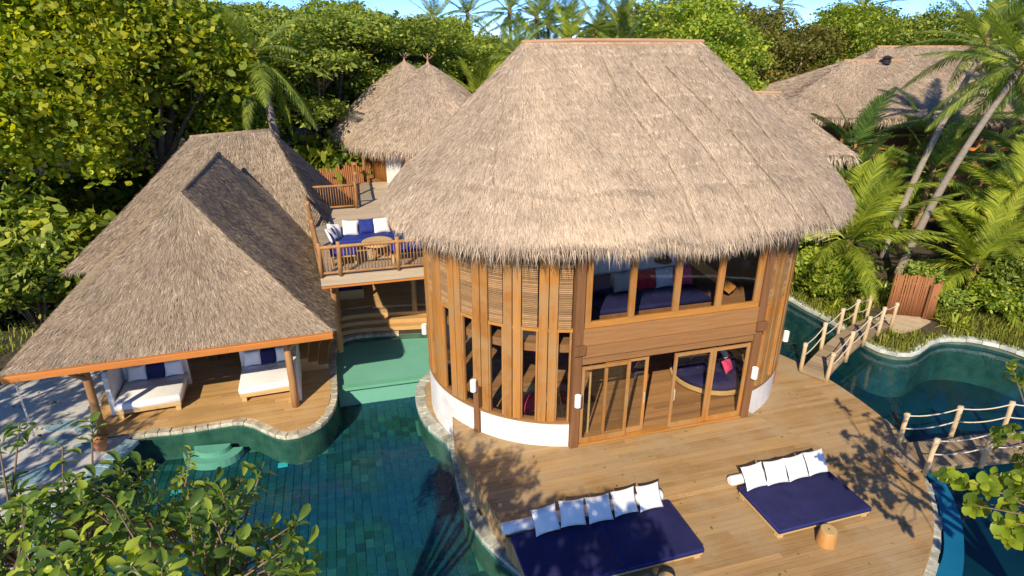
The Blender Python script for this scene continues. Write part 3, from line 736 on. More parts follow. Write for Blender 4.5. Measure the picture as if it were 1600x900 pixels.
# rear wall (closed half of the oval)
path = [(C2u + RW * math.sin(a), CV - RW * math.cos(a)) for a in np.linspace(R(104), R(180), 14)] + [(C1u - RW * math.sin(a), CV - RW * math.cos(a)) for a in np.linspace(R(180), R(104), 14)]
m = MB(); n = len(path)
inn = [(C2u + (RW - .15) * math.sin(a), CV - (RW - .15) * math.cos(a)) for a in np.linspace(R(104), R(180), 14)] + [(C1u - (RW - .15) * math.sin(a), CV - (RW - .15) * math.cos(a)) for a in np.linspace(R(180), R(104), 14)]
m.prism(path + inn[::-1], -.7, 6.35); m.build('rear_wall', 'plaster', villa)
# facade columns, beams
def vbox(name, mat, u0, u1, v0, v1, z0, z1, bevel=.008, parent=None):
    return MB().box(((u0 + u1) / 2, (v0 + v1) / 2, (z0 + z1) / 2), (u1 - u0, v1 - v0, z1 - z0)).build(name, mat, villa if parent is None else parent, bevel=bevel)
vbox('corner_column', 'brown_timber', -.13, .09, -.14, .12, -.02, 6.3)
vbox('corner_column', 'brown_timber', 5.01, 5.23, -.14, .12, -.2, 6.3)
vbox('bracket', 'brown_timber', -.17, .13, -.24, -.145, 2.78, 3.04)
vbox('bracket', 'brown_timber', 4.97, 5.27, -.24, -.145, 2.78, 3.04)
for k, (z0, z1, v0) in enumerate(((2.44, 2.66, -.10), (2.665, 2.98, -.16), (2.985, 3.44, -.13))):
    vbox('beam_board', 'brown_beam', .095, 5.005, v0, .06, z0, z1)
# upper window: frame, four panes
def window(u0, u1, z0, z1, v, panes, mat='golden_timber', fw=.11, name='window', parent=None, dep=.10):
    o = MB().box(((u0 + u1) / 2, v, z0 + fw / 2), (u1 - u0, dep, fw)).build(name, 'golden_rail', villa, bevel=.006)
    MB().box(((u0 + u1) / 2, v, z1 - fw / 2), (u1 - u0, dep, fw)).build('top_rail', 'golden_rail', o, bevel=.006)
    us = [u0 + (u1 - u0) * k / panes for k in range(panes + 1)]
    for k, u in enumerate(us):
        x0, x1 = u - fw / 2, u + fw / 2
        if k == 0: x0, x1 = u, u + fw
        if k == panes: x0, x1 = u - fw, u
        MB().box(((x0 + x1) / 2, v - .004, (z0 + z1) / 2), (x1 - x0, dep + .01, z1 - z0 - 2 * fw - .002)).build('mullion', mat, o, bevel=.006)
    for k in range(panes):
        a = us[k] + (fw if k == 0 else fw / 2) + .002; b = us[k + 1] - (fw if k == panes - 1 else fw / 2) - .002
        MB().box(((a + b) / 2, v, (z0 + z1) / 2), (b - a, .008, z1 - z0 - 2 * fw)).build('pane', 'glass', o)
    return o
window(.12, 4.98, 3.45, 6.2, -.06, 4, fw=.15)
def leaf_door(u0, u1, v, name, handle=None, z1=2.33):
    fw = .085; w = MB()
    w.box((u0 + fw / 2, v, z1 / 2 + .06), (fw, .06, z1 - .06)); w.box((u1 - fw / 2, v, z1 / 2 + .06), (fw, .06, z1 - .06))
    w.box(((u0 + u1) / 2, v, .05 + .09), (u1 - u0 - 2 * fw, .055, .15)); w.box(((u0 + u1) / 2, v, z1 - .02), (u1 - u0 - 2 * fw, .055, .09))
    o = w.build(name, 'golden_timber', villa, bevel=.005)
    MB().box(((u0 + u1) / 2, v, (z1 + .16) / 2), (u1 - u0 - 2 * fw, .008, z1 - .29)).build('pane', 'glass', o)
    if handle is not None: MB().tube([(handle, v - .05, .95), (handle, v - .08, 1.0), (handle, v - .08, 1.25), (handle, v - .05, 1.3)], .012, 6).build('handle', 'steel', o)
    return o
leaf_door(.12, 1.46, -.05, 'fixed_window')
leaf_door(.80, 2.02, .05, 'sliding_door', 1.95)
leaf_door(2.72, 3.86, -.05, 'sliding_door', 2.79)
leaf_door(3.87, 4.98, -.05, 'fixed_window')
vbox('door_sill', 'golden_rail', .10, 5.0, -.13, .10, .01, .055)
# flanks: base wall, posts, windows, louvres
def arc_solid(phi0, phi1, r0, r1, z0, z1, side, step=R(2.5)):
    n = max(2, int((phi1 - phi0) / step) + 1)
    A = [ring(p, r1, side) for p in np.linspace(phi0, phi1, n)]; Bq = [ring(p, r0, side) for p in np.linspace(phi1, phi0, n)]
    return MB().prism(A + Bq, z0, z1)
PH0 = math.asin(.7 / RW); MOD = R(13.25)
def rbox(name, mat, phi, w, d, r, z0, z1, side, parent=None, bevel=.006):
    cu, cv = ring(phi, r, side)
    return MB().box((cu, cv, (z0 + z1) / 2), (w, d, z1 - z0), -phi if side < 0 else phi).build(name, mat, villa if parent is None else parent, bevel=bevel)
for side, nm in ((-1, 7), (1, 7)):
    PH0 = math.asin((C1u if side < 0 else 5.1 - C2u) / RW)
    last = PH0 + MOD * nm
    zb = -.75
    a0 = PH0 + R(2.0)
    segs = [(a0, PH0 + 3 * MOD - R(1.6)), (PH0 + 3 * MOD + R(1.6), last)]
    for (p0, p1) in segs:
        arc_solid(p0, p1, RW - .12, RW + .07, zb, .70, side).build('base_wall', 'plaster', villa)
    arc_solid(a0, last, RW - .14, RW + .09, .703, .76, side).build('sill', 'brown_beam', villa)
    arc_solid(a0, last, RW - .05, RW + .05, 3.34, 3.42, side).build('transom', 'golden_rail', villa)
    for k in range(nm):
        pa = PH0 + k * MOD
        # window lies in the first half of the module, the post pair after it
        w0, w1 = pa + R(1.7), pa + R(7.4)
        if k in (0,): w0 = pa + R(2.6)
        cphi = (w0 + w1) / 2
        wd = RW * (w1 - w0)
        win = rbox('window', 'golden_timber', w0, .05, .09, RW, .765, 3.335, side, bevel=.004)
        rbox('frame_stile', 'golden_timber', w1, .05, .09, RW, .765, 3.335, side, parent=win, bevel=.004)
        rbox('pane', 'glass', cphi, wd - .052, .008, RW, .765, 3.335, side, parent=win, bevel=0)
        # louvre above
        lv = MB(); z = 3.43
        cu, cv = ring(cphi, RW + .02, side)
        while z < 5.95:
            Mx = Matrix.Rotation(-cphi if side < 0 else cphi, 4, 'Z') @ Matrix.Rotation(R(28), 4, 'X')
            lv.box((cu, cv, z + .02), (wd, .05, .012), M=Mx); z += .048
        lv.build('louvre', 'louvre_wood', villa)
        rbox('louvre_backing', 'brown_timber', cphi, wd, .012, RW - .05, 3.43, 6.0, side, bevel=0)
        # post pair
        for q, (dp, ww) in enumerate(((R(9.2), .21), (R(12.7), .225))):
            if k == 2 and q == 1:
                rbox('dark_post', 'brown_timber', pa + MOD, .17, .22, RW + .02, zb, 1.45, side)
                rbox('post', 'golden_timber', pa + R(12.7), .225, .15, RW + .01, 1.455, 6.2, side)
            else:
                rbox('post', 'golden_timber', pa + dp, ww, .13 + .03 * q, RW + .01, .765, 6.2, side)
# wall lamps
def lamp(u, v, z):
    o = MB().lathe([(.02, 0), (.085, .0), (.085, .32), (.06, .325), (.06, .30)], (u, v, z), 16).build('wall_lamp', 'lamp_white', villa, True)
    m = o.modifiers.new('e', 'EDGE_SPLIT'); m.split_angle = R(40)
    return o
for (u, v, z) in ((-.02, -.24, 1.35), (5.12, -.24, 1.35)): lamp(u, v, z); MB().box((u, v + .07, z + .15), (.05, .06, .12)).build('lamp_bracket', 'brown_timber', villa)
PHL = math.asin(.7 / RW)
for ph, side in ((PHL + 3 * MOD, -1), (PH0 + 3 * MOD, 1), (PHL + 7.2 * MOD, -1)):
    u, v = ring(ph, RW + .22, side); lamp(u, v, 1.35)
    u, v = ring(ph, RW + .13, side); MB().box((u, v, 1.5), (.06, .06, .12)).build('lamp_bracket', 'brown_timber', villa)
# inner structure seen through the glass: stair beam, inner posts, curtain pole
vbox('inner_post', 'brown_timber', .9, 1.06, 2.4, 2.56, .03, 2.69)
vbox('inner_post', 'brown_timber', 4.2, 4.36, 4.6, 4.76, .03, 2.69)
vbox('inner_post', 'brown_timber', 4.6, 4.78, 3.2, 3.4, 2.93, 6.4)
MB().bar((2.4, 3.2, 5.6), (5.4, 1.6, 3.2), .16, .28).build('stair_beam', 'golden_rail', villa)
MB().tube([(.55, .35, .05), (.55, .35, 2.4)], .03, 8).build('curtain_pole', 'bed_wood', villa)
# ================================================================== POOL PAVILION
PB = R(18.0); PO = (-9.2, 14.9, ZL + .01)
pav = thing('pool_pavilion', 'low open pavilion with steep hipped thatch and orange eave beam', 'pavilion', PO, PB)
ez = 2.66
FL, FR, BR, BL = (-4.12, -.12, ez), (4.08, -.12, ez), (4.2, 9.3, ez), (-4.12, 9.3, ez)
ra, rb = (.30, 2.75, 6.42), (.70, 8.9, 6.50)
surf = [(patch(ra, ra, FL, FR, -.08), 19, 8.2), (patch(ra, rb, FR, BR, -.08), 44, 9.4), (patch(rb, ra, BL, FL, -.08), 44, 9.4), (patch(rb, rb, BR, BL, 0), 19, 0)]
proof = thatch(pav, surf, 1500, .28, .0085, 170, .14, 'straw_old', rng, lift=.08, yaw=.2, drop=.4)
MB().tube([(.28, 2.7, 6.36), (.32, 3.2, 6.40), (.5, 6.0, 6.43), (.70, 9.0, 6.47)], [.05, .08, .08, .08], 8).build('ridge_roll', 'thatch_bed', proof, True)
MB().bar((-4.1, -.20, ez - .10), (4.08, -.20, ez - .10), .16, .19).build('eave_beam', 'orange_beam', pav, bevel=.02)
for s in (-3.95, 3.95):
    MB().bar((s, .1, ez - .10), (s, 9.2, ez - .10), .12, .14).build('side_beam', 'brown_beam', pav, bevel=.01)
def log(path, r, name, mat, parent, n=10):
    P = [Vector(p) for p in path]; Q = []
    for a, b in zip(P[:-1], P[1:]):
        for k in range(3): Q.append(a.lerp(b, k / 3))
    Q.append(P[-1]); rr = random.Random(hash(tuple(map(tuple, path))) % 1000)
    Q = [q + Vector((rr.uniform(-1, 1), rr.uniform(-1, 1), 0)) * r * .18 for q in Q]
    return MB().tube(Q, [r * rr.uniform(.93, 1.07) for _ in Q], n).build(name, mat, parent, True)
for (u, v) in ((-2.55, .50), (2.72, .40), (-2.6, 4.4), (2.7, 4.4), (0, 4.4)):
    log([(u, v, 0), (u, v, 2.75)], .11, 'post', 'log_wood', pav)
for u in (-2.55, 2.72):
    log([(u, .4, 1.95), (u - .5 * (1 if u < 0 else -1), .15, 2.5)], .06, 'brace', 'log_wood', pav)
for u in (-1.3, 0.2, 1.4): log([(u, .05, ez - .32), (u, .05, ez - .05)], .05, 'peg', 'orange_beam', pav)
for u in np.arange(-3.6, 3.7, .9): MB().bar((u, .10, ez - .25), (u * .12 + .3, 2.9, 5.75), .07, .10).build('rafter', 'brown_beam', pav)
# white half-height end panels by the beds
for u, v0, v1, h in ((-2.52, 1.55, 3.1, 1.45), (2.83, .62, 2.9, 1.45)):
    MB().prism([(v0, 0), (v1, 0), (v1, h * 1.02), (v0 + .1, h), (v0, h * .93)], -.07, .07)
    m = MB().prism([(v0, 0.01), (v1, 0.01), (v1, h * 1.02), (v0 + .1, h), (v0, h * .9)], -.07, .07)
    m.v = [(u + z, x, y) for x, y, z in m.v]; m.build('end_panel', 'plaster', pav, bevel=.02)
# back of the pavilion: posts and a rail of boards
bw = MB()
for u in np.arange(-3.4, 3.5, .62): MB().box((u, 4.5, 1.2), (.10, .08, 2.4)).build('back_stud', 'log_wood', pav)
for z in (.35, .75): MB().box((0, 4.62, z), (7.2, .04, .16)).build('back_rail', 'brown_beam', pav)
# rain chain at the left end of the beam
ch = thing('rain_chain', 'thin steel rain chain hanging from the pavilion eave corner', 'chain', (-12.93, 13.66, ZL + .04))
k = 0; z = 0.02
lk = MB(); lk.tube([(.022 * math.cos(t), 0, .045 + .045 * math.sin(t)) for t in np.linspace(0, 2 * math.pi, 9)], .007, 5, False)
lm = lk.mesh('link', 'steel', True)
while z < 2.34:
    o = link('chain_link', lm, ch); o.location = (0, 0, z); o.rotation_euler = (0, 0, k * math.pi / 2); z += .072; k += 1
MB().lathe([(.05, 0), (.07, .10), (.075, .24)], (0, 0, 2.34), 10).build('spout', 'orange_beam', ch)

# second hipped roof behind the pavilion
b2 = thing('rear_pavilion', 'larger hipped thatch roof behind the pavilion, dappled with tree shade', 'pavilion', (-11.7, 25.9, ZL + .01), AL)
ez = 2.75
FL, FR, BR, BL = (-5.8, -4.0, ez), (3.9, -4.0, ez), (4.6, 4.0, ez), (-5.8, 4.0, ez)
ra, rb = (-1.5, 0, 6.85), (1.5, 0.0, 7.0)
surf = [(patch(ra, rb, FL, FR, -.06), 38, 9.4), (patch(rb, rb, FR, BR, -.06), 22, 8), (patch(rb, ra, BR, BL, 0), 20, 0), (patch(ra, ra, BL, FL, -.06), 24, 8)]
r2 = thatch(b2, surf, 750, .30, .0125, 120, .25, 'straw_old', rng, lift=.12, yaw=.2, drop=.4)
MB().tube([(-1.6, 0, 6.81), (0, 0, 6.90), (1.6, 0, 6.97)], .08, 8).build('ridge_roll', 'thatch_bed', r2, True)
for u in (-5.2, -2, 1, 3.4):
    for v in (-3.4, 3.4): log([(u, v, 0), (u, v, 2.95)], .11, 'post', 'log_wood', b2)
MB().box((-.8, 3.2, 1.3), (7.6, .15, 2.6)).build('back_wall', 'plaster', b2)

# ================================================================== RAISED TERRACE
TO = (-6.05, 17.95, 2.90)
ter = thing('raised_terrace', 'raised timber terrace with log railing between pavilion and villa', 'terrace', (TO[0], TO[1], 0), AL)
tp = [(0, 0), (3.75, 0), (3.9, 3.0), (4.6, 6.5), (5.2, 9.5), (5.2, 13.5), (1.5, 13.5), (1.45, 8.5), (-.70, 8.4)]
base = MB().prism(tp, 2.62, 2.84).build('terrace_floor', 'bed_wood', ter)
boards(tp, 2.88, 0.0, base, 'terrace_wood', width=.16, seed=31)
MB().bar((-.03, -.05, 2.74), (3.78, -.05, 2.74), .05, .26).build('front_fascia', 'terrace_wood', ter, bevel=.01)
MB().bar((-.03, -.02, 2.555), (3.78, -.02, 2.555), .09, .07).build('front_trim', 'orange_beam', ter, bevel=.01)
for (u, v) in ((.3, .5), (.3, 3.2), (3.2, 3.2), (.2, 6.5), (3.5, 6.5)): log([(u, v, -.06), (u, v, 2.64)], .10, 'support_post', 'log_wood', ter)
def railing(a, b, posts, h=.98, skip_last=False, bn=.105):
    a, b = Vector((*a, 2.89)), Vector((*b, 2.89)); d = b - a; L = d.length
    rl = log([a + Vector((0, 0, h)), b + Vector((0, 0, h))], .058, 'top_rail', 'log_wood', ter)
    log([a + Vector((0, 0, .12)), b + Vector((0, 0, .12))], .045, 'bottom_rail', 'log_wood', ter)
    for t in posts:
        p = a + d * t; log([p, p + Vector((0, 0, h + .16))], .07, 'railing_post', 'log_wood', ter)
    n = int(L / bn); bm_ = MB().tube([(0, 0, .12), (0, 0, h)], .016, 6).mesh('baluster', 'log_wood', True)
    for k in range(1, n):
        p = a + d * (k / n)
        if min(abs(k / n - t) * L for t in posts) < .07: continue
        o = link('baluster', bm_, ter); o.location = p
railing((.02, .04), (3.7, .04), (0, .16, .66, 1))
railing((.0, .1), (-.66, 8.25), (.34, .67), bn=.13)
railing((-.66, 8.3), (1.45, 8.35), (0, 1), h=1.05)
railing((1.5, 8.6), (1.6, 13.3), (.45, .95), bn=.16)

# ================================================================== CONICAL HUTS BEHIND
def cone_surface(cx, cy, r, z0, z1, layer=.74, bul=.14):
    def S(s, t):
        s = np.asarray(s, float); t = np.asarray(t, float); th = s * 2 * np.pi
        rad = .04 + (r - .04) * t + bul / (1 + np.exp(-(t - layer) * 60)) + .12 * np.sin(np.pi * t) 
        z = z1 + (z0 - z1) * (.80 * t + .20 * t ** 3) + .03 * np.sin(9 * th + 5 * t) * t
        return np.stack([cx + rad * np.cos(th), cy + rad * np.sin(th), z], 1)
    return S
def hut(x, y, label, floor=2.85, r=4.35, eave=4.75, top=8.62, white=None):
    h = thing('round_hut', label, 'hut', (x, y, -.15), 0, 'conical thatched huts')
    zf = .15
    rf = thatch(h, [(cone_surface(0, 0, r, eave + zf, top + zf), 95, 2 * math.pi * r)], 800, .30, .010, 140, .6, 'straw', rng, grid=(72, 24), lift=.10, drop=.6)
    fin = MB().lathe([(.16, -.25), (.10, 0), (.04, .12), (.03, .5)], (0, 0, top + zf), 10)
    for k in range(5):
        a = k * 1.256; fin.tube([(0, 0, top + zf + .18), (.28 * math.cos(a), .28 * math.sin(a), top + zf + .38 + .1 * (k % 2))], .018, 5)
    fin.build('finial', 'ridge_wood', rf)
    MB().lathe([(r - .7, 0), (r - .7, floor + zf)], (0, 0, 0), 40).build('plinth', 'brown_beam', h)
    # wall of upright poles; the part towards the terrace only is visible
    pm = MB().tube([(0, 0, 0), (0, 0, eave + .6 - floor)], .085, 7).mesh('wall_pole', 'golden_timber', True)
    n = 110
    wr = r - 1.1
    MB().lathe([(wr - .12, floor + zf), (wr - .12, eave + zf + .6)], (0, 0, 0), 40).build('inner_wall', 'brown_timber', h)
    for k in range(n):
        a = 2 * math.pi * k / n
        if white and abs(a - white) < .15: continue
        o = link('wall_pole', pm, h); o.location = (wr * math.cos(a), wr * math.sin(a), floor + zf)
    if white:
        m = MB().box((wr * math.cos(white), wr * math.sin(white), (floor + eave) / 2 + zf + .3), (.3, .95, eave - floor + .6), white); m.build('white_panel', 'plaster', h)
    for da in (-.45, .35, .75):
        a = (white or 4.4) + da; log([(( wr + .8) * math.cos(a), (wr + .8) * math.sin(a), floor + zf), ((wr + .8) * math.cos(a), (wr + .8) * math.sin(a), eave + zf + .5)], .09, 'porch_post', 'log_wood', h)
    return h
hut(-4.45, 34.2, 'round hut with pointed thatch and white wall panel, finial in front of the other', white=R(241))
hut(-6.15, 37.0, 'round hut with pointed thatch half hidden behind the other round hut', floor=2.85)
# reed fence left of the huts
fe = thing('reed_fence', 'tall fence of reddish upright poles beside the round huts', 'fence', (-9.5, 32.5, gz(-9.5, 32)), R(35))
pm = MB().tube([(0, 0, 0), (0, 0, 4.3)], .05, 6).mesh('fence_pole', 'reed', True)
for k in range(30):
    o = link('fence_pole', pm, fe); o.location = (-1.2 + k * .11, 0, 0); o.scale = (1, 1, random.uniform(.93, 1.03))

# ================================================================== HOUSES ON THE RIGHT
def hip_house(loc, rz, hl, hd, rl, eave, top, label, rr_=0.0, ridge_v=0.0, dens=300):
    h = thing('thatched_house', label, 'house', loc, rz, None)
    FL, FR, BR, BL = (-hl, -hd, eave), (hl, -hd, eave), (hl, hd, eave), (-hl, hd, eave)
    ra, rb = (-rl + rr_, ridge_v, top), (rl + rr_, ridge_v, top)
    s = math.hypot(hd, top - eave)
    surf = [(patch(ra, rb, FL, FR, -.1), (hl + rl) * s, 2 * hl), (patch(rb, rb, FR, BR, -.1), hd * s, 2 * hd), (patch(rb, ra, BR, BL), (hl + rl) * s * .5, 0), (patch(ra, ra, BL, FL, -.1), hd * s, 2 * hd)]
    r = thatch(h, surf, dens * 2.2, .32, .011, 110, .6, 'straw', rng, drop=.7)
    MB().tube([(ra[0] - .1, ridge_v, top), (rb[0] + .1, ridge_v, top + .03)], .07, 8).build('ridge_roll', 'ridge_wood', r)
    for u in np.linspace(-hl + 1.2, hl - 1.2, 7): log([(u, -hd + 1.3, 0), (u, -hd + 1.3, eave + .4)], .12, 'post', 'log_wood', h)
    MB().box((0, -hd + 2.4, eave / 2), (2 * hl - 3, .2, eave + .6)).build('front_wall', 'brown_timber', h)
    MB().box((0, -hd + 1.2, eave - 1.75), (2 * hl - 1.8, .14, .16)).build('handrail', 'orange_beam', h)
    MB().box((0, -hd + 1.9, eave - 2.7), (2 * hl - 1.6, 1.6, .2)).build('balcony_floor', 'brown_beam', h)
    return h
h1 = hip_house((20.6, 38.0, -.12), R(-6), 6.6, 5.0, 1.6, 6.1, 8.75, 'hipped thatch house with short ridge and dark vent, behind the young palms', rr_=.6)
MB().lathe([(.22, 0), (.22, .28), (.34, .30), (.05, .45)], (1.1, -.4, 8.60), 12).build('roof_vent', 'dark_metal', h1)
hip_house((28.8, 41.0, -.12), R(-4), 9.0, 6.2, 5.0, 6.1, 9.45, 'taller hipped thatch house behind the leaning coconut palms', rr_=-.6)
h3 = hip_house((11.0, 28.3, -.12), R(-12), 3.6, 3.0, 1.4, 5.65, 7.75, 'small thatched lean-to roof peeping from behind the villa', rr_=-.6, dens=420)
# ================================================================== DAYBEDS ON THE SUN DECK
def rot_obj(o, loc, e): o.location = loc; o.rotation_euler = e
def pillow(name, label, cat_, loc, rz, tilt, size, mat, group=None, roll=0.0):
    o = link(name, pillow_mesh(size[0], size[1], size[2], mat))
    o.rotation_euler = (Matrix.Rotation(rz, 4, 'Z') @ Matrix.Rotation(tilt, 4, 'X') @ Matrix.Rotation(roll, 4, 'Y')).to_euler()
    o.location = loc; return tag(o, label, cat_, group)
def daybed(org, rz, L, D, label, seams):
    z0 = ZT
    b = thing('daybed', label, 'daybed', (org[0], org[1], z0), rz)
    MB().box((L / 2, -D / 2, .13), (L - .04, D - .06, .08)).build('bed_frame', 'bed_wood', b, bevel=.01)
    for (u, v) in ((.12, -.12), (L - .12, -.12), (.12, -D + .12), (L - .12, -D + .12)):
        MB().box((u, v, .045), (.14, .14, .09)).build('leg', 'bed_wood', b, bevel=.008)
    xs = [0] + seams + [L]
    for a, c in zip(xs[:-1], xs[1:]):
        soft_box(MB(), ((a + c) / 2, -D / 2, .225), (c - a - .012, D, .11), .03).build('mattress', 'navy_cloth', b, True).modifiers.new('b', 'BEVEL').width = .012
    for a, c in zip(xs[:-1], xs[1:]):
        x0, x1, y0, y1 = a + .012, c - .012, -D + .006, -.006
        MB().tube([(x0 + .03, y0, .262), (x1 - .03, y0, .262), (x1, y0 + .03, .262), (x1, y1 - .03, .262), (x1 - .03, y1, .262), (x0 + .03, y1, .262), (x0, y1 - .03, .262), (x0, y0 + .03, .262), (x0 + .03, y0, .262)], .010, 6).build('piping', 'blue_cloth', b, True)
    return b
D1 = (5.36, 11.50); D2 = (-0.04, 9.98)
daybed(D1, R(16.4), 2.50, 1.46, 'navy daybed with four white pillows beside the step strip', [])
daybed(D2, R(16.4), 3.80, 1.5, 'long two-mattress navy daybed with five white pillows near the pool edge', [2.02])
def bolster(a, b, r, label):
    a, b = Vector(a), Vector(b); d = (b - a).normalized()
    path = [a, a + d * .03] + [a.lerp(b, k / 8) for k in range(1, 8)] + [b - d * .03, b]
    rad = [r * .82, r] + [r * (1 + .03 * math.sin(k * 2.2)) for k in range(7)] + [r, r * .82]
    o = MB().tube(path, rad, 14).build('bolster', 'white_cloth', None, True); m = o.modifiers.new('e', 'EDGE_SPLIT'); m.split_angle = R(50)
    tag(o, label, 'bolster'); return o
def along(o, t, back, z, rz=R(16.4)): return (o[0] + t * math.cos(rz) - back * math.sin(rz), o[1] + t * math.sin(rz) + back * math.cos(rz), z)
bolster(along(D1, -.08, .22, .125), along(D1, 2.32, .22, .125), .12, 'white roll bolster behind the four pillows of the shorter daybed')
bolster(along(D2, -.12, .20, .135), along(D2, 3.72, .20, .135), .13, 'long white roll bolster behind the five pillows of the long daybed')
ords4 = ['at the end away from the bridges', 'second from the end away from the bridges', 'second from the end towards the bridges', 'at the end towards the bridges']
for k in range(4):
    pillow('pillow', 'white square pillow on the shorter navy daybed, ' + ords4[k], 'pillow', along(D1, .36 + k * .585, -.06 + random.uniform(-.02, .02), .385 + .01 * (k % 2)), R(16.4) + random.uniform(-.09, .09), R(-36 + random.uniform(-6, 6)), (.58, .56, .2), 'white_cloth', 'white pillows on the shorter daybed', random.uniform(-.09, .09))
ords5 = ['at the end by the pool coping', 'second from the pool coping', 'in the middle of the row', 'second from the round stool end', 'at the end away from the pool coping']
for k in range(5):
    pillow('pillow', 'white square pillow on the long navy daybed, ' + ords5[k], 'pillow', along(D2, .78 + k * .62, -.05 + random.uniform(-.02, .02), .385 + .012 * (k % 2)), R(16.4) + random.uniform(-.1, .1), R(-36 + random.uniform(-6, 6)), (.58, .56, .2), 'white_cloth', 'white pillows on the long daybed', random.uniform(-.06, .06))
def stool(x, y, label):
    s = thing('stump_stool', label, 'stool', (x, y, ZT), random.uniform(0, 6))
    o = MB().lathe([(.205, 0), (.21, .04), (.19, .2), (.175, .34), (.16, .36)], (0, 0, 0), 20).build('stump', 'stump_wood', s, True); o.modifiers.new('e', 'EDGE_SPLIT').split_angle = R(35)
    MB().lathe([(.165, .361), (.165, .372), (.15, .374)], (0, 0, 0), 20).build('stool_top', 'bed_wood', s)
    MB().lathe([(.025, .375), (.02, .39)], (0, 0, 0), 8).build('knob', 'brown_timber', s)
stool(6.80, 10.05, 'round wooden stump stool by the shorter navy daybed')
stool(3.02, 8.78, 'round wooden stump stool by the long navy daybed')

# ================================================================== PAVILION BEDS
def pav_pt(u, v, z=0): return (PO[0] + u * math.cos(PB) - v * math.sin(PB), PO[1] + u * math.sin(PB) + v * math.cos(PB), PO[2] + z)
def lounge(u0, u1, v0, v1, label, who):
    b = thing('lounge_bed', label, 'daybed', pav_pt(u0, v0), PB)
    L, D = u1 - u0, v1 - v0
    MB().box((L / 2, D / 2, .24), (L, D, .14)).build('bed_frame', 'bed_wood', b, bevel=.01)
    for (x, y) in ((.1, .1), (L - .1, .1), (.1, D - .1), (L - .1, D - .1)): MB().box((x, y, .085), (.14, .14, .17)).build('leg', 'bed_wood', b, bevel=.008)
    soft_box(MB(), (L / 2, D / 2, .42), (L + .04, D + .02, .22), .06).build('mattress', 'white_cloth', b, True).modifiers.new('b', 'BEVEL').width = .02
    MB().box((L / 2, D + .13, .55), (L + .1, .14, 1.1)).build('back_panel', 'plaster', b, bevel=.02)
    for k, (t, mat, nm) in enumerate(((.22, 'white_cloth', 'white cushion next to the navy one, panel side'), (.53, 'navy_cloth', 'navy cushion between two white ones'), (.82, 'white_cloth', 'white cushion next to the navy one, far end'))):
        if who == 'right' : nm = nm.replace('panel side', 'open side').replace('far end', 'panel side')
        p = pav_pt(u0 + t * L, v1 - .12, .80)
        pillow('cushion', nm + (' of the shaded bed' if who == 'left' else ' of the bed by the rounded steps'), 'cushion', p, PB, R(-20), (.56, .52, .2), mat, 'pavilion bed cushions')
lounge(-2.38, -.62, 1.25, 2.75, 'white mattress bed crossed by a post shadow, beside leaning end panel', 'left')
lounge(1.08, 2.70, 1.10, 2.65, 'white mattress bed beside the end panel and rounded steps', 'right')
o = MB().lathe([(.11, 0), (.17, .12), (.19, .3), (.15, .36), (.17, .40)], (0, 0, 0), 16).build('clay_pot', 'pot_clay', None, True); o.location = (-11.45, 13.95, gz(-11, 14)); o.location.z += .07; tag(o, 'small orange clay pot by the pavilion post at the pool rim', 'pot')
# ================================================================== TERRACE FURNITURE
def ter_pt(u, v, z=0): return (TO[0] + u * CA - v * SA, TO[1] + u * SA + v * CA, 2.885 + z)
def sofa(u, v, rz, L, D, label, back=True):
    s = thing('outdoor_sofa', label, 'sofa', ter_pt(u, v), AL + rz)
    for x in (.08, L - .08):
        for y in (.08, D - .08): MB().box((x, y, .15), (.10, .10, .30)).build('leg', 'bed_wood', s, bevel=.006)
    for k in range(int(L / .14)): MB().box((.07 + k * .14, D / 2, .32), (.11, D, .04)).build('slat', 'bed_wood', s)
    soft_box(MB(), (L / 2, D / 2, .42), (L, D, .16), .04).build('seat_cushion', 'blue_cloth', s, True).modifiers.new('b', 'BEVEL').width = .015
    if back:
        MB().box((L / 2, D + .05, .55), (L, .08, .5)).build('backrest', 'bed_wood', s, bevel=.02)
    return s
sofa(.35, 2.1, 0, 2.3, .85, 'wooden terrace sofa with royal blue seat and white back pillows')
sofa(.30, .95, R(0), .9, .8, 'wooden blue-cushioned lounge seat at the terrace railing corner', False)
sofa(2.25, .75, 0, 1.3, .8, 'wooden blue-cushioned seat half under the villa eave', False)
for u, v, rz, mat, nm, rl in ((.50, 2.55, .7, 'white_cloth', 'white terrace cushion in the sofa corner', .25), (1.05, 2.82, .1, 'white_cloth', 'white terrace pillow leaning beside the royal blue one', .12), (1.62, 2.88, 0, 'blue_cloth', 'royal blue terrace pillow between white ones', 0), (2.15, 2.86, 0, 'white_cloth', 'white terrace pillow nearest the villa thatch', -.05)):
    pillow('cushion', nm, 'cushion', ter_pt(u, v, .74), AL + rz, R(-22), (.58, .55, .2), mat, 'terrace cushions', rl)
# striped cushion
sc = thing('striped_cushion', 'blue and white striped cushion against the terrace sofa arm', 'cushion', ter_pt(.42, 2.2, .5), AL + R(60), 'terrace cushions')
o = link('cover', pillow_mesh(.56, .54, .2, 'white_cloth'), sc); o.location = (0, 0, .24); o.rotation_euler = (R(-25), 0, 0)
for k, x in enumerate((-.2, 0, .2)):
    m = MB(); 
    for sg in (1, -1):
        pts_ = [(x + dx, sg * (((1 - ((x + dx) / .28) ** 4) * (1 - (b / .27) ** 4)) ** .55 * .1 + .006), b) for b in np.linspace(-.22, .22, 9) for dx in (-.045, .045)]
        m.add(pts_, [(2 * i, 2 * i + 1, 2 * i + 3, 2 * i + 2) for i in range(8)])
    so = m.build('stripe', 'blue_cloth', sc); so.location = (0, 0, .24); so.rotation_euler = (R(-25), 0, 0)
tb = thing('round_table', 'round thick wooden table on log legs on the raised terrace', 'table', ter_pt(1.9, 1.55), AL)
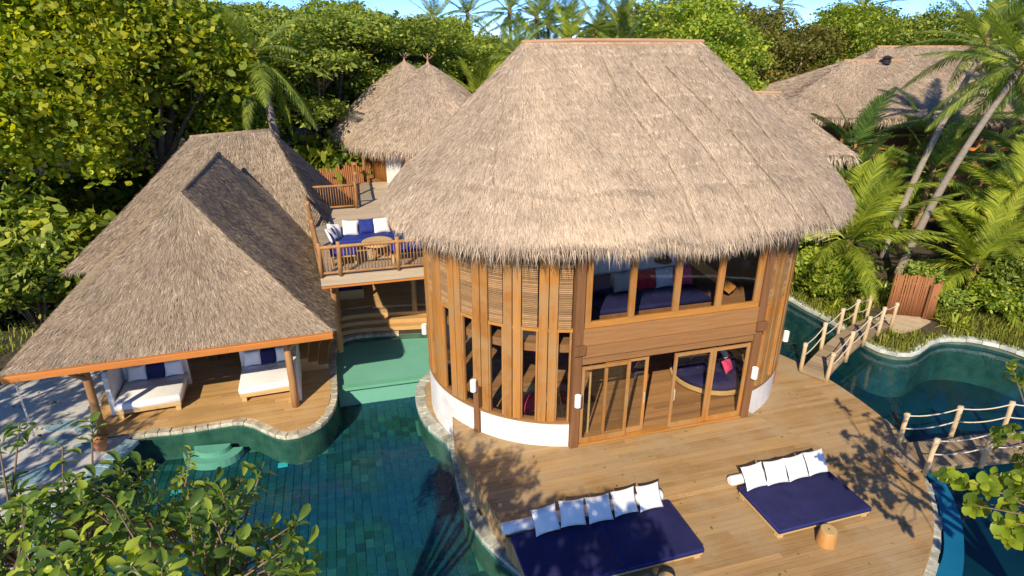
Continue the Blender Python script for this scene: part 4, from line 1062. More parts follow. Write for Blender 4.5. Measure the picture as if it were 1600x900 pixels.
MB().lathe([(.50, .48), (.53, .50), (.53, .57), (.49, .59)], (0, 0, 0), 26).build('table_top', 'bed_wood', tb)
for k in range(3):
    a = k * 2.09; log([(.28 * math.cos(a), .28 * math.sin(a), 0), (.2 * math.cos(a), .2 * math.sin(a), .48)], .07, 'leg', 'log_wood', tb)
# navy mattress in the shade under the terrace
nb = thing('shaded_daybed', 'navy daybed in the deep shade under the raised terrace', 'daybed', (-6.9, 23.3, ZL + .66), AL)
MB().box((0, 0, .2), (1.4, .9, .4)).build('bed_frame', 'bed_wood', nb, bevel=.01)
soft_box(MB(), (0, 0, .5), (1.36, .86, .18), .04).build('mattress', 'navy_cloth', nb, True)
MB().box((0, .42, .8), (1.36, .14, .5)).build('backrest', 'navy_cloth', nb, bevel=.04)
# ================================================================== INSIDE THE VILLA
def V(u, v, z=0.03): 
    x, y = W(u, v); return (x, y, z)
rb_ = thing('round_bed', 'round navy daybed on the villa ground floor behind glass', 'bed', V(5.3, 1.95), AL)
MB().lathe([(1.18, .12), (1.22, .16), (1.22, .26), (1.18, .28)], (0, 0, 0), 40).build('bed_rim', 'bed_wood', rb_)
MB().lathe([(1.17, .285), (1.18, .42), (1.12, .48), (.3, .50)], (0, 0, 0), 40).build('mattress', 'navy_cloth', rb_, True)
for k in range(5):
    a = k * 1.256; MB().box((.9 * math.cos(a), .9 * math.sin(a), .06), (.14, .14, .12)).build('leg', 'bed_wood', rb_)
pillow('cushion', 'pink cushion on the round navy bed behind the glass', 'cushion', V(5.55, 1.5, .72), AL + .5, R(-30), (.45, .42, .16), 'pink_cloth')
pillow('cushion', 'white cushion on the round navy bed behind the glass', 'cushion', V(5.95, 2.3, .74), AL + 1.2, R(-25), (.5, .48, .18), 'white_cloth')
pf = MB().lathe([(.18, 0), (.36, .05), (.42, .18), (.36, .33), (.12, .40)], (0, 0, 0), 20).build('pouf', 'pink_cloth', None, True); pf.location = V(-.75, 1.95); tag(pf, 'bright pink floor pouf behind the flank windows', 'pouf')
# carved wooden tassels hung in a row from a line inside the doors
hang = thing('hanging_ornament', 'row of carved pale wood and red ornaments hanging inside the doors', 'ornament', V(2.55, 2.6, 2.69), AL)
for k, x in enumerate((0, .28, .62, .92)):
    MB().tube([(x, 0, 0), (x, 0, -.35)], .01, 5).build('cord', 'rope', hang)
    MB().lathe([(.02, -.95), (.07, -.88), (.10, -.72), (.05, -.6), (.09, -.5), (.03, -.35)], (x, 0, 0), 12).build('carving', 'bed_wood', hang, True)
    MB().lathe([(.02, -.45), (.06, -.4), (.02, -.33)], (x, -.05, 0), 8).build('bead', 'red_cloth', hang)
# woven basket chair hanging by the flank windows
bk = thing('slatted_chair', 'slatted pale wood chair with red cushion behind the flank windows', 'chair', V(.1, 1.5), AL + 2.2)
for k in range(8): MB().box((0, .22 + .03 * k, .42 + .09 * k), (.6, .03, .05), 0).build('back_slat', 'bed_wood', bk)
for k in range(6): MB().box((0, -.3 + .09 * k, .38), (.6, .06, .03), 0).build('seat_slat', 'bed_wood', bk)
for x in (-.3, .3):
    MB().bar((x, -.3, .0), (x, -.3, .38), .05, .05).build('leg', 'bed_wood', bk); MB().bar((x, .2, .0), (x, .48, 1.15), .05, .05).build('leg', 'bed_wood', bk)
pillow('cushion', 'red cushion on the slatted chair behind the flank windows', 'cushion', V(.12, 1.45, .56), AL + 2.2, R(-50), (.42, .4, .15), 'red_cloth')
# upstairs sofa with cushions, pendant lamps
us = thing('upstairs_sofa', 'blue upstairs sofa seen through the upper windows', 'sofa', V(1.15, 1.15, 2.93), AL)
MB().box((1.6, .6, .10), (3.4, 1.3, .20)).build('sofa_base', 'brown_timber', us, bevel=.02)
soft_box(MB(), (1.6, .6, .27), (3.36, 1.26, .14), .05).build('seat_cushion', 'navy_cloth', us, True)
MB().box((1.6, 1.36, .85), (3.4, .14, 1.7)).build('backrest', 'plaster', us, bevel=.03)
for u, mat, nm in ((1.55, 'navy_cloth', 'dark navy cushion on the upstairs sofa'), (2.2, 'beige_cloth', 'pale beige cushion on the upstairs sofa'), (2.95, 'red_cloth', 'red cushion on the upstairs sofa'), (3.5, 'white_cloth', 'white cushion on the upstairs sofa next to the red one'), (4.1, 'pink_cloth', 'pink red cushion at the far end of the upstairs sofa')):
    pillow('cushion', nm, 'cushion', V(u, 2.2, 2.93 + .62), AL, R(-20), (.62, .58, .2), mat, 'upstairs cushions')
for (u, v, z, nm) in ((2.05, 1.8, 4.45, 'black dome pendant lamp above the beige cushion upstairs'), (3.05, 1.6, 4.30, 'black dome pendant lamp hanging lowest upstairs'), (3.35, 2.2, 4.95, 'black dome pendant lamp hanging highest upstairs')):
    x, y = W(u, v)
    pl = thing('pendant_lamp', nm, 'lamp', (x, y, z), 0, 'black pendant lamps')
    MB().lathe([(.24, 0), (.23, .05), (.15, .15), (.04, .2), (.03, .24)], (0, 0, 0), 20).build('shade', 'dark_metal', pl, True)
    MB().tube([(0, 0, .22), (0, 0, 6.7 - z)], .008, 5).build('cord', 'dark_metal', pl)

# ================================================================== ROPE BRIDGES
def bridge(p0, p1, width, rise, npairs, label, z0, z1, post_h=1.0, plank=.16, first=.03, last=.97):
    p0, p1 = Vector((*p0, z0)), Vector((*p1, z1)); d = (p1 - p0); L = math.hypot(d.x, d.y); rz = math.atan2(d.y, d.x)
    b = thing('rope_bridge', label, 'bridge', p0, rz)
    def zz(t): return (z1 - z0) * t + rise * (1 - (2 * t - 1) ** 2)
    n = int(L / plank)
    pm = MB().box((0, 0, 0), (plank - .012, width, .045)).mesh('plank', 'bridge_wood')
    for k in range(n):
        t = (k + .5) / n; o = link('plank', pm, b); o.location = (t * L, 0, zz(t) + .03)
        o.rotation_euler = (0, -math.atan2(zz(t + .01) - zz(t - .01), .02 * L), 0)
    for s in (-1, 1):
        m = MB()
        for k in range(24):
            a, c = k / 24, (k + 1) / 24; m.bar((a * L, s * (width / 2 - .1), zz(a) - .09), (c * L, s * (width / 2 - .1), zz(c) - .09), .08, .16)
        m.build('side_beam', 'bridge_wood', b)
        tops = []
        for k in range(npairs):
            t = first + (last - first) * k / (npairs - 1)
            x = t * L; y = s * (width / 2 + .02)
            log([(x, y, zz(t) - .12), (x + .02, y * 1.04, zz(t) + post_h)], .062, 'rope_post', 'rope_post_wood', b)
            MB().tube([(x + .02, y * 1.04, zz(t) + post_h - .11), (x + .02, y * 1.04, zz(t) + post_h - .04)], .072, 10).build('rope_lashing', 'rope', b)
            tops.append(Vector((x + .02, y * 1.03, zz(t))))
        for hgt in (post_h - .08, post_h * .52):
            for a, c in zip(tops[:-1], tops[1:]):
                pts_ = [a.lerp(c, q / 8) + Vector((0, 0, hgt - .09 * (1 - (2 * q / 8 - 1) ** 2))) for q in range(9)]
                MB().tube(pts_, .017, 6).build('rope', 'rope', b, True)
    return b
bridge((9.62, 16.92), (14.0, 20.75), .80, .42, 5, 'arched rope-railed footbridge leading to the reed screen', ZT + .02, -.06, first=.02, last=.93)
bridge((9.85, 12.78), (16.6, 13.35), 1.0, .22, 5, 'rope-railed footbridge crossing the pool near the daybeds', ZT + .02, -.06, first=.07, last=.92)
# entry board of the second bridge
pth = MB().prism([(13.85, 20.45), (14.3, 19.9), (15.1, 20.3), (15.95, 20.9), (15.6, 21.6), (14.8, 21.6), (13.9, 21.1)], -.14, -.05).build('path', 'path_sand'); tag(pth, 'pale sandy path pad between bridge and reed screen', 'path', kind='structure')
# reed screens
def screen(loc, rz, w, h, label):
    s = thing('reed_screen', label, 'screen', loc, rz, 'reed screens')
    n = int(w / .045); m0 = MB().tube([(0, 0, 0), (0.004, .01, h * .5), (0, 0, h)], .022, 6).mesh('reed', 'reed', True)
    for k in range(n):
        o = link('reed', m0, s); o.location = ((k + .5) * w / n, random.uniform(-.012, .012), 0); o.scale = (1, 1, random.uniform(.97, 1.03)); o.rotation_euler = (0, random.uniform(-.012, .012), 0)
    for z in (.2, h * .5, h - .2): MB().box((w / 2, .035, z), (w, .03, .05)).build('cross_batten', 'brown_timber', s)
    for x in (0, w): MB().box((x, .05, h / 2), (.06, .06, h)).build('frame_post', 'brown_timber', s)
screen((14.62, 21.55, -.1), R(-14), 1.28, 1.72, 'wide red brown reed screen at the end of the arched bridge')
screen((15.80, 21.05, -.1), R(28), .55, 1.45, 'narrow red brown reed screen set at an angle beside the wide one')
# pool lamps
for (x, y, z, nm) in ((-6.75, 14.55, FLOOR + .025, 'small bright turquoise square plate on the tiled pool floor'), (-9.3, 13.4, FLOOR + .025, 'turquoise plate on the pool floor below the leafy branch'), (12.6, 10.6, -1.83, 'turquoise plate on the floor of the pool beyond the ledge')):
    o = MB().box((0, 0, 0), (.28, .20, .03)).build('pool_plate', 'pool_lamp', None, bevel=.008); o.location = (x, y, z); o.rotation_euler = (0, 0, AL); tag(o, nm, 'pool plate')
# ================================================================== VEGETATION
def leaf_cards(C, N, rad, size, rg, flat=0.6, up=0.5, aspect=.55):
    """N leaves round every clump centre; returns quads (a folded diamond each)"""
    n = len(C) * N
    P = np.repeat(C, N, 0) + rg.normal(0, 1, (n, 3)) * np.array([rad, rad, rad * flat])
    nr = unit(rg.normal(0, 1, (n, 3)) + np.array([0, -.25, up * 2.2]))
    a = unit(np.cross(nr, rg.normal(0, 1, (n, 3)))); b = np.cross(nr, a)
    L = (size * np.clip(rg.lognormal(0, .38, n), .4, 2.2))[:, None]; Wd = L * aspect
    mid = P + nr * L * -.06
    m2 = P - nr * L * .02
    V = np.stack([P - a * L * .5, mid - a * L * .18 - b * Wd * .42, m2 + a * L * .2 - b * Wd * .46, P + a * L * .5 - nr * L * .12, m2 + a * L * .2 + b * Wd * .46, mid - a * L * .18 + b * Wd * .42], 1).reshape(-1, 3)
    return V, np.arange(n * 6).reshape(-1, 6)
def crown_points(lobes, per, rg, shell=.55, droop=0.0):
    out = []
    for (x, y, z, rx, rz) in lobes:
        d = unit(rg.normal(0, 1, (per, 3))); d[:, 2] = np.where(d[:, 2] < -.35, -d[:, 2], d[:, 2])
        r = rg.uniform(shell, 1.0, per)[:, None] ** .7
        wob = 1 + .16 * np.sin(5 * d[:, :1] + x) * np.sin(4 * d[:, 1:2] + y)
        out.append(np.array([x, y, z]) + d * r * wob * np.array([rx, rx, rz]))
    return np.concatenate(out)
def make_tree(H, lobes, per, leaves, size, crad, trunk_r, seed, mat, flat=.6, up=.5, lean=(0, 0), aspect=.55):
    rg = np.random.default_rng(seed); rr = random.Random(seed)
    C = crown_points(lobes, per, rg)
    crown = np_mesh('crown', *leaf_cards(C, leaves, crad, size, rg, flat, up, aspect), mat)
    t = MB(); fork = H * rr.uniform(.28, .38)
    t.tube([(0, 0, -.3), (lean[0] * .3, lean[1] * .3, fork * .5), (lean[0] * .6, lean[1] * .6, fork)], [trunk_r * 1.35, trunk_r, trunk_r * .85], 9)
    f0 = Vector((lean[0] * .6, lean[1] * .6, fork * .96))
    k0 = 0
    for i, (x, y, z, rx, rz) in enumerate(lobes):
        c = Vector((x, y, z)); m = f0.lerp(c, .5) + Vector((rr.uniform(-.4, .4), rr.uniform(-.4, .4), rr.uniform(-.1, .5)))
        t.tube([f0, f0.lerp(m, .5) + Vector((rr.uniform(-.15, .15), rr.uniform(-.15, .15), .1)), m, c], [trunk_r * .55, trunk_r * .42, trunk_r * .3, trunk_r * .13], 7)
        sub = C[i * per:(i + 1) * per]
        for q in range(0, per, max(1, per // 9)):
            e = Vector(sub[q]); s0 = m.lerp(c, rr.random())
            t.tube([s0, s0.lerp(e, .5) + Vector((0, 0, .12)), e], [trunk_r * .14, trunk_r * .09, trunk_r * .03], 5)
    return t.mesh('trunk', 'bark', True), crown
def lobes_round(H, Rr, n, seed, zlo=.45, top=1.0, rl=.5):
    rr = random.Random(seed); L = []
    for k in range(n):
        a = 2.4 * k + rr.uniform(-.4, .4); d = Rr * (0.15 + .62 * math.sqrt((k + .3) / n)) * rr.uniform(.8, 1.15)
        z = H * (zlo + (top - zlo - .13) * (1 - (k / n) ** 1.2) * rr.uniform(.85, 1.1)); r = Rr * rl * rr.uniform(.75, 1.15)
        L.append((d * math.cos(a), d * math.sin(a), z, r, r * rr.uniform(.6, .85)))
    return L
TREES = {}
TREES['yellow_a'] = make_tree(12, lobes_round(12, 5.2, 15, 1, .30), 70, 54, .195, .36, .34, 11, 'leaf_yellow', .7, .45, aspect=.7)
TREES['yellow_b'] = make_tree(12, lobes_round(12, 4.6, 12, 5, .36), 70, 54, .195, .36, .30, 12, 'leaf_yellow', .7, .45, aspect=.7)
TREES['dark_a'] = make_tree(12, [(x, y, z, r, r * .33) for x, y, z, r, q in lobes_round(12, 4.8, 16, 8, .35)], 64, 38, .175, .34, .30, 13, 'leaf_dark', .35, .9)
TREES['dark_b'] = make_tree(12, lobes_round(12, 4.4, 13, 9, .38), 62, 38, .175, .36, .28, 14, 'leaf_dark', .55, .7)
TREES['mid_a'] = make_tree(12, lobes_round(12, 4.2, 13, 15, .36), 60, 36, .19, .36, .26, 15, 'leaf_mid', .6, .6)
TREES['mid_b'] = make_tree(12, lobes_round(12, 4.8, 14, 17, .40), 60, 36, .19, .38, .28, 16, 'leaf_mid', .5, .7)
TREES['orange_a'] = make_tree(12, lobes_round(12, 4.4, 12, 19, .40), 50, 32, .19, .36, .26, 17, 'leaf_orange', .6, .6)
def tree(kind, x, y, h, rz, label, group, wide=1.0):
    tm, cm = TREES[kind]
    t = thing('leafy_tree', label, 'tree', (x, y, gz(x, y) - .02), rz, group)
    s = (h - gz(x, y)) / 12.0; t.scale = (s * wide, s * wide, s)
    link('trunk', tm, t); link('crown', cm, t); return t
# the yellow-green trees on the left
tree('yellow_a', -24.5, 28.0, 13.6, .3, 'big yellow-green tree with sunlit round leaves left of the rear pavilion', 'yellow-green trees')
tree('yellow_b', -17.6, 30.5, 13.2, 2.1, 'yellow-green tree with a curved dark limb behind the rear pavilion roof', 'yellow-green trees')
tree('yellow_b', -29.5, 22.5, 12.5, 4.0, 'yellow-green tree reaching furthest towards the sand path', 'yellow-green trees')
tree('yellow_a', -34.0, 33.0, 14.0, 1.0, 'yellow-green tree standing deep behind the other yellow-green trees', 'yellow-green trees')
LD = ['dark layered tree standing highest behind the round huts', 'dark layered tree just behind the hut finials', 'dark bushy tree beside the coconut palm behind the rear pavilion', 'dark bushy tree behind the big yellow-green tree', 'dark layered tree deep behind the coconut palm', 'dark bushy tree deep behind the yellow-green trees', 'dark bushy tree at the outer end of the wood']
LD0 = 'dark green broadleaf tree in the dense wood behind the pavilion roofs'
for k, (kd, x, y, h, rz) in enumerate((('dark_a', -11.2, 38.5, 13.2, 1.0), ('dark_a', -8.2, 43.0, 12.9, 3.2), ('dark_b', -15.5, 36.0, 11.6, .4), ('dark_b', -23.0, 38.0, 13.5, 2.0), ('dark_a', -18.5, 44.0, 13.8, 5.0), ('dark_b', -30.0, 43.0, 14.2, 1.7), ('dark_b', -38.0, 42.0, 14.0, .9))):
    tree(kd, x, y, h, rz, LD[k], 'dark trees behind the pavilion')
LM = 'mid green bushy tree in the wood behind the round huts'
for (kd, x, y, h, rz) in (('mid_a', -5.0, 50.0, 11.2, 1.0), ('dark_a', -1.2, 47.0, 10.9, 2.0), ('mid_b', -9.5, 52.0, 11.0, 3.0), ('dark_b', -3.0, 58.0, 10.7, .3)):
    tree(kd, x, y, h, rz, LM, 'trees behind the round huts')
tree('mid_a', 12.2, 43.0, 12.4, .5, 'bright green round-crowned tree standing beyond the villa ridge end', None, 1.0)
tree('orange_a', 17.0, 50.0, 12.3, .5, 'tree with orange tinted leaves behind the hipped house', 'orange tinted trees')
tree('orange_a', 22.5, 53.0, 11.9, 2.5, 'tree with orange tinted leaves behind the hipped house', 'orange tinted trees')
tree('mid_b', 19.0, 58.0, 12.4, 1.5, 'broad green tree rising between the two orange tinted trees', 'green trees behind the houses')
tree('mid_a', 27.5, 55.0, 12.2, 3.5, 'bright green tree behind the long ridge of the taller thatch house', 'green trees behind the houses')
tree('dark_b', 33.5, 53.0, 12.6, .2, 'dark broad tree behind the leaning coconut palm crowns', 'green trees behind the houses')
tree('mid_b', 39.0, 50.0, 12.5, 2.2, 'broad green tree beyond the leaning palms at the wood end', 'green trees behind the houses')
tree('dark_b', 36.0, 38.0, 9.5, 2.9, 'dark bushy tree right of the taller thatch house', None)
# wood running on to the skyline
rr = random.Random(12); LF = 'distant green tree crown of the wood along the skyline'
for k in range(46):
    y = rr.uniform(58, 96); x = rr.uniform(-.95, .95) * y
    tree(rr.choice(['dark_a', 'dark_b', 'mid_a', 'mid_b', 'mid_b', 'orange_a' if x > 10 else 'dark_b']), x, y, rr.choice([8.6, 9.4, 10.2, 10.8, 11.5]) + rr.uniform(-.3, .3) + (1.2 if x > 12 or x < -16 else 0), rr.uniform(0, 6), LF, 'trees along the skyline', 1.15)
# shrubs
def make_shrub(seed, mat, size, r=1.2, h=1.6, per=22, leaves=22):
    rg = np.random.default_rng(seed); rr = random.Random(seed)
    L = [(rr.uniform(-.5, .5) * r, rr.uniform(-.5, .5) * r, h * rr.uniform(.35, .7), r * rr.uniform(.4, .6), h * .32) for _ in range(7)]
    C = crown_points(L, per, rg, .4)
    me = np_mesh('foliage', *leaf_cards(C, leaves, .17, size, rg, .8, .5, .5), mat)
    t = MB()
    for q in range(0, len(C), 12):
        e = Vector(C[q]); t.tube([(e.x * .1, e.y * .1, -.1), (e.x * .5, e.y * .5, e.z * .6), e], [.03, .02, .008], 5)
    return t.mesh('stem', 'bark', True), me
SHR = {'dark': make_shrub(1, 'leaf_dark', .17), 'mid': make_shrub(2, 'leaf_mid', .16), 'mid2': make_shrub(3, 'leaf_mid', .20, 1.3, 2.0), 'dark2': make_shrub(4, 'leaf_dark', .20, 1.4, 2.2), 'yellow': make_shrub(6, 'leaf_yellow', .14, 1.0, 1.2)}
def shrub(kind, x, y, s, label, group):
    t = thing('shrub', label, 'shrub', (x, y, gz(x, y) - .02), random.uniform(0, 6), group); t.scale = (s, s, s * random.uniform(.85, 1.2))
    a, b = SHR[kind]; link('stem', a, t); link('foliage', b, t)
rr = random.Random(5)
for k in range(34):
    x = rr.uniform(-34, -15.5); y = rr.uniform(21.5, 34)
    if y < 19 + (-15 - x) * .15 or (x > -18.3 and y < 31): continue
    shrub(rr.choice(['mid2', 'dark2', 'mid', 'dark2']), x, y, rr.uniform(1.2, 2.2), 'dark understorey shrub beneath the yellow-green trees', 'understorey shrubs on the left')
for (x, y) in ((-20.5, 21.0), (-22.5, 19.0), (-25.5, 17.5), (-19.2, 23.4), (-28.5, 16.2), (-24.0, 21.5), (-18.8, 21.8)):
    shrub(rr.choice(['dark', 'dark2']), x, y, rr.uniform(1.1, 1.5), 'dark shrub at the edge of the pale sand', 'shrubs edging the sand')
for k in range(26):
    x = rr.uniform(-16, -7.5); y = rr.uniform(32.5, 42)
    shrub(rr.choice(['mid', 'mid2', 'dark2']), x, y, rr.uniform(1.3, 2.3), 'green understorey shrub behind the rear pavilion ridge', 'understorey shrubs behind the pavilion')
for k in range(26):
    x = rr.uniform(5, 34); y = rr.uniform(42, 52)
    shrub(rr.choice(['mid', 'mid2', 'dark2', 'yellow']), x, y, rr.uniform(1.8, 3.2), 'leafy shrub filling the wood behind the thatched houses', 'shrubs behind the houses')
for k in range(52):
    x = rr.uniform(12.5, 34); y = rr.uniform(22.0, 36.0)
    if y < 22.4 + max(0, 15.5 - x) * .9 or (x > 15 and y < 25.5) or (x < 20 and y < 28.5): continue
    shrub(rr.choice(['dark', 'mid', 'mid2', 'yellow', 'mid']), x, y, rr.uniform(.8, 1.4), 'green understorey shrub between the palms on the far bank', 'understorey shrubs between palms')
for (x, y, s, kd) in ((12.9, 24.2, 1.15, 'mid'), (12.6, 23.0, .8, 'mid'), (13.5, 22.9, .8, 'mid2'), (14.0, 24.6, 1.1, 'dark'), (17.2, 22.2, .8, 'dark'), (18.6, 21.3, .85, 'mid'), (20.0, 20.6, .9, 'dark'), (16.6, 22.7, .7, 'dark2'), (11.9, 25.8, 1.2, 'dark2'), (10.4, 27.2, 1.4, 'mid2'), (21.0, 18.6, .9, 'mid'), (19.8, 22.0, 1.0, 'dark2'), (22.5, 21.5, 1.2, 'dark2')):
    shrub(kd, x, y, s, 'sunlit shrub on the planted bank above the pale coping', 'shrubs on the planted bank')
# ---- ground cover on the bank, strappy leaves
def blades(n, region, lo, hi, w, rg, mat, name, label, lean=.45):
    xs = []
    while len(xs) < n:
        x, y = rg.uniform(region[0], region[1]), rg.uniform(region[2], region[3])
        if region[4](x, y): xs.append((x, y, gz(x, y) - .02))
    P = np.array(xs); h = rg.uniform(lo, hi, n)[:, None]; a = rg.uniform(0, 2 * np.pi, n)
    d = np.stack([np.cos(a), np.sin(a), np.zeros(n)], 1); sd = np.stack([-np.sin(a), np.cos(a), np.zeros(n)], 1) * w
    ln = np.abs(rg.normal(lean, .2, n))[:, None]
    m1 = P + np.array([0, 0, 1]) * h * .6 + d * h * ln * .35; tip = P + np.array([0, 0, 1]) * h * (1 - ln * .5) + d * h * ln
    V_ = np.stack([P - sd, P + sd, m1 + sd * .8, m1 - sd * .8, tip], 1).reshape(-1, 3); i = np.arange(n)[:, None] * 5
    F = np.concatenate([i + [[0, 1, 2]], i + [[0, 2, 3]], i + [[3, 2, 4]]])
    o = link(name, np_mesh(name, V_, F, mat)); tag(o, label, 'ground cover', kind='stuff'); return o
hole_poly = hole
def bank(x, y): return not inside(hole_poly, x, y) and not (13.7 < x < 16.2 and 19.8 < y < 22.2) and y < 24.8
blades(16000, (11.0, 22.0, 17.5, 26.0, bank), .12, .48, .014, rng, 'grass_leaf', 'ground_cover', 'low yellow-green grassy ground cover on the planted bank')
blades(9000, (-30, -13.8, 17.5, 34.0, lambda x, y: y > .8 * x + 34), .15, .5, .02, rng, 'leaf_dark', 'undergrowth', 'dark low undergrowth beneath the trees on the left')
# leaf litter on the sand
P = rng.uniform((-20, 9), (-12, 19), (260, 2)); P = np.array([p for p in P if not inside(pd, *p) and not inside(hole_poly, *p)])
C = np.concatenate([P, np.full((len(P), 1), ZL + .045)], 1)
o = link('leaf_litter', np_mesh('leaf_litter', *leaf_cards(C, 1, .002, .10, rng, 0, 3.0), 'leaf_orange')); tag(o, 'fallen brown leaves scattered on the pale sand', 'fallen leaves', kind='stuff')
# a few dry leaves on the sun deck
P = [(random.uniform(-1, 10), random.uniform(9.2, 16)) for _ in range(240)]
P = [(x, y, .012) for x, y in P if inside(upper, x, y)] + [(x, y, ZT + .012) for x, y in P if inside(lower, x, y) and not inside(upper, x, y)]
P = np.array([p for p in P if random.random() < .55])
o = link('dry_leaves', np_mesh('dry_leaves', *leaf_cards(P, 1, .001, .055, rng, 0, 3.0), 'leaf_orange')); tag(o, 'small dry leaves scattered over the sun deck boards', 'fallen leaves', kind='stuff')
# ---- palms
def frond_mesh(seed, mat, L=3.2, droop=.16, n=78, hang=.5, ll=.74):
    rg = np.random.default_rng(seed)
    def rach(t): x = L * t; return np.stack([x, 0 * x, -droop * x ** 2 / L * 2.2 + .02 * x], -1)
    t = np.linspace(.13, 1.0, n); P = rach(t); T = unit(rach(t + .01) - rach(t - .01)); U = np.cross(T, np.array([0, 1.0, 0])); U = -U * np.sign(U[:, 2:3]) * -1
    Vs = []; Fs = []; o = 0
    for sg in (1, -1):
        ln = ll * np.sin(np.pi * np.clip(.12 + .86 * t, 0, 1)) ** .55 * rg.uniform(.85, 1.12, n)
        sw = .55 + .5 * t + rg.normal(0, .07, n)
        side = np.array([0, sg * 1.0, 0])
        d = unit(side * np.cos(sw)[:, None] + T * np.sin(sw)[:, None] - np.array([0, 0, 1]) * (hang * rg.uniform(.5, 1.2, n))[:, None] * .6 + U * .18)
        d2 = unit(d - np.array([0, 0, 1]) * (hang * 1.1 * rg.uniform(.6, 1.2, n))[:, None])
        wv = T * .026
        m = P + d * (ln * .5)[:, None]; e = m + d2 * (ln * .5)[:, None]
        V_ = np.stack([P - wv * .6, P + wv * .6, m + wv, m - wv, e], 1).reshape(-1, 3); i = np.arange(n)[:, None] * 5 + o
        Vs.append(V_); Fs.append(np.concatenate([i + [[0, 1, 2]], i + [[0, 2, 3]], i + [[3, 2, 4]]])); o += len(V_)
    m = MB(); ts = np.linspace(0, 1, 9); m.tube([tuple(p) for p in rach(ts)], list(.035 * (1 - ts * .85)), 5)
    tv = np.array(m.v); tf = []
    for f in m.f:
        for k in range(1, len(f) - 1): tf.append((f[0], f[k], f[k + 1]))
    Vs.append(tv); Fs.append(np.array(tf) + o)
    return np_mesh('frond', np.concatenate(Vs), np.concatenate(Fs), mat)
FR_ = {m: [frond_mesh(s, m, 3.2, dr, 78, hg) for s, dr, hg in ((1, .10, .25), (2, .17, .45), (3, .24, .7))] for m in ('palm_green', 'palm_yellow', 'palm_dark')}
def palm(label, base, top, bend, r, nf, flen, mat, bark='palm_bark', group=None, elev=(80, -35), seed=0, dead=0, name='coconut_palm'):
    rr = random.Random(seed)
    b, t = Vector(base), Vector(top)
    p = thing(name, label, 'palm', base, 0, group)
    path = []
    for k in range(13):
        q = k / 12; c = b.lerp(t, q) + Vector((bend[0], bend[1], 0)) * math.sin(math.pi * q) * 1.0 - b; path.append(c)
    path[0] = path[0] - Vector((0, 0, .15))
    rad = [r * (1.5 if k == 0 else 1.12 - .42 * k / 12) * (1 + .05 * (k % 2)) for k in range(13)]
    MB().tube(path, rad, 10).build('trunk', bark, p, True)
    tip = t - b
    MB().lathe([(rad[-1] * .9, -.25), (rad[-1] * 1.5, 0), (rad[-1] * 1.2, .3), (.02, .7)], tip, 9).build('crownshaft', 'brown_palm_bark', p, True)
    for k in range(nf):
        q = (k + .5) / nf; e = R(elev[0] + (elev[1] - elev[0]) * q ** .85 + rr.uniform(-6, 6)); az = k * 2.399 + rr.uniform(-.25, .25)
        vi = 0 if q < .3 else (1 if q < .7 else 2)
        o = link('frond', FR_[mat][vi], p); s = flen / 3.2 * rr.uniform(.85, 1.1) * (.8 if q < .12 else 1)
        o.scale = (s, s, s); o.location = tip + Vector((0, 0, .12 - .15 * q))
        o.rotation_euler = (Matrix.Rotation(az, 4, 'Z') @ Matrix.Rotation(-e, 4, 'Y') @ Matrix.Rotation(rr.uniform(-.3, .3), 4, 'X')).to_euler()
    for k in range(dead):
        az = rr.uniform(0, 6.28); m = MB().tube([(0, 0, 0), (.25, 0, -.35), (.3, 0, -1.1)], [.05, .04, .01], 5)
        o = m.build('dead_stalk', 'brown_palm_bark', p, True); o.location = tip; o.rotation_euler = (0, 0, az)
    return p
palm('tall coconut palm with pale trunk leaning strongly over the reed screen', (16.95, 25.0, -.12), (19.85, 25.2, 8.8), (-.35, 0), .155, 20, 3.3, 'palm_green', seed=1, dead=8, elev=(78, -28))
palm('tall coconut palm leaning behind the strongly leaning one', (18.3, 28.3, -.12), (20.7, 28.6, 9.5), (-.3, 0), .15, 17, 3.2, 'palm_green', seed=2, dead=5, elev=(75, -25))
palm('young bushy palm with upright fronds at the villa eave', (13.85, 23.6, -.12), (13.75, 23.6, 2.1), (.05, 0), .17, 17, 3.7, 'palm_yellow', 'brown_palm_bark', None, (85, 12), 3, name='young_palm')
palm('young bright yellow-green palm with arching fronds behind the reed screen', (18.4, 22.8, -.12), (18.7, 23.0, 1.25), (.1, 0), .16, 18, 3.3, 'palm_yellow', 'brown_palm_bark', None, (80, -5), 4, name='young_palm')
palm('dark green palm below the eaves of the hipped house', (17.2, 31.5, -.12), (17.5, 31.5, 4.6), (.1, 0), .15, 18, 3.3, 'palm_dark', 'brown_palm_bark', None, (80, -15), 5)
MP = 'green palm in the thicket between the leaning palms and the houses'
for k, (x, y, z, ml, fl) in enumerate(((20.6, 30.0, 3.6, 'palm_green', 3.3), (24.0, 29.0, 4.6, 'palm_dark', 3.4), (22.6, 26.5, 3.0, 'palm_yellow', 3.6), (26.4, 31.0, 6.2, 'palm_dark', 3.6), (20.6, 25.0, 1.8, 'palm_yellow', 3.4), (24.6, 24.8, 3.0, 'palm_green', 3.6), (28.5, 28.0, 5.0, 'palm_dark', 3.8), (15.6, 27.4, 2.7, 'palm_yellow', 3.2), (22.0, 33.0, 5.0, 'palm_green', 3.4), (12.7, 27.0, 2.2, 'palm_yellow', 2.8), (16.3, 29.6, 3.1, 'palm_dark', 3.0))):
    palm({'palm_dark': 'dark green palm in the thicket below the thatched houses', 'palm_green': 'mid green palm in the thicket behind the leaning palms', 'palm_yellow': 'yellow-green young palm filling the thicket near the leaning trunks'}[ml], (x, y, -.12), (x + .2, y, z), (.1, .1), .15, 15, fl, ml, 'brown_palm_bark', 'thicket palms', (82, -20), 20 + k)
SP = 'coconut palm crown rising above the skyline trees behind the villa ridge'
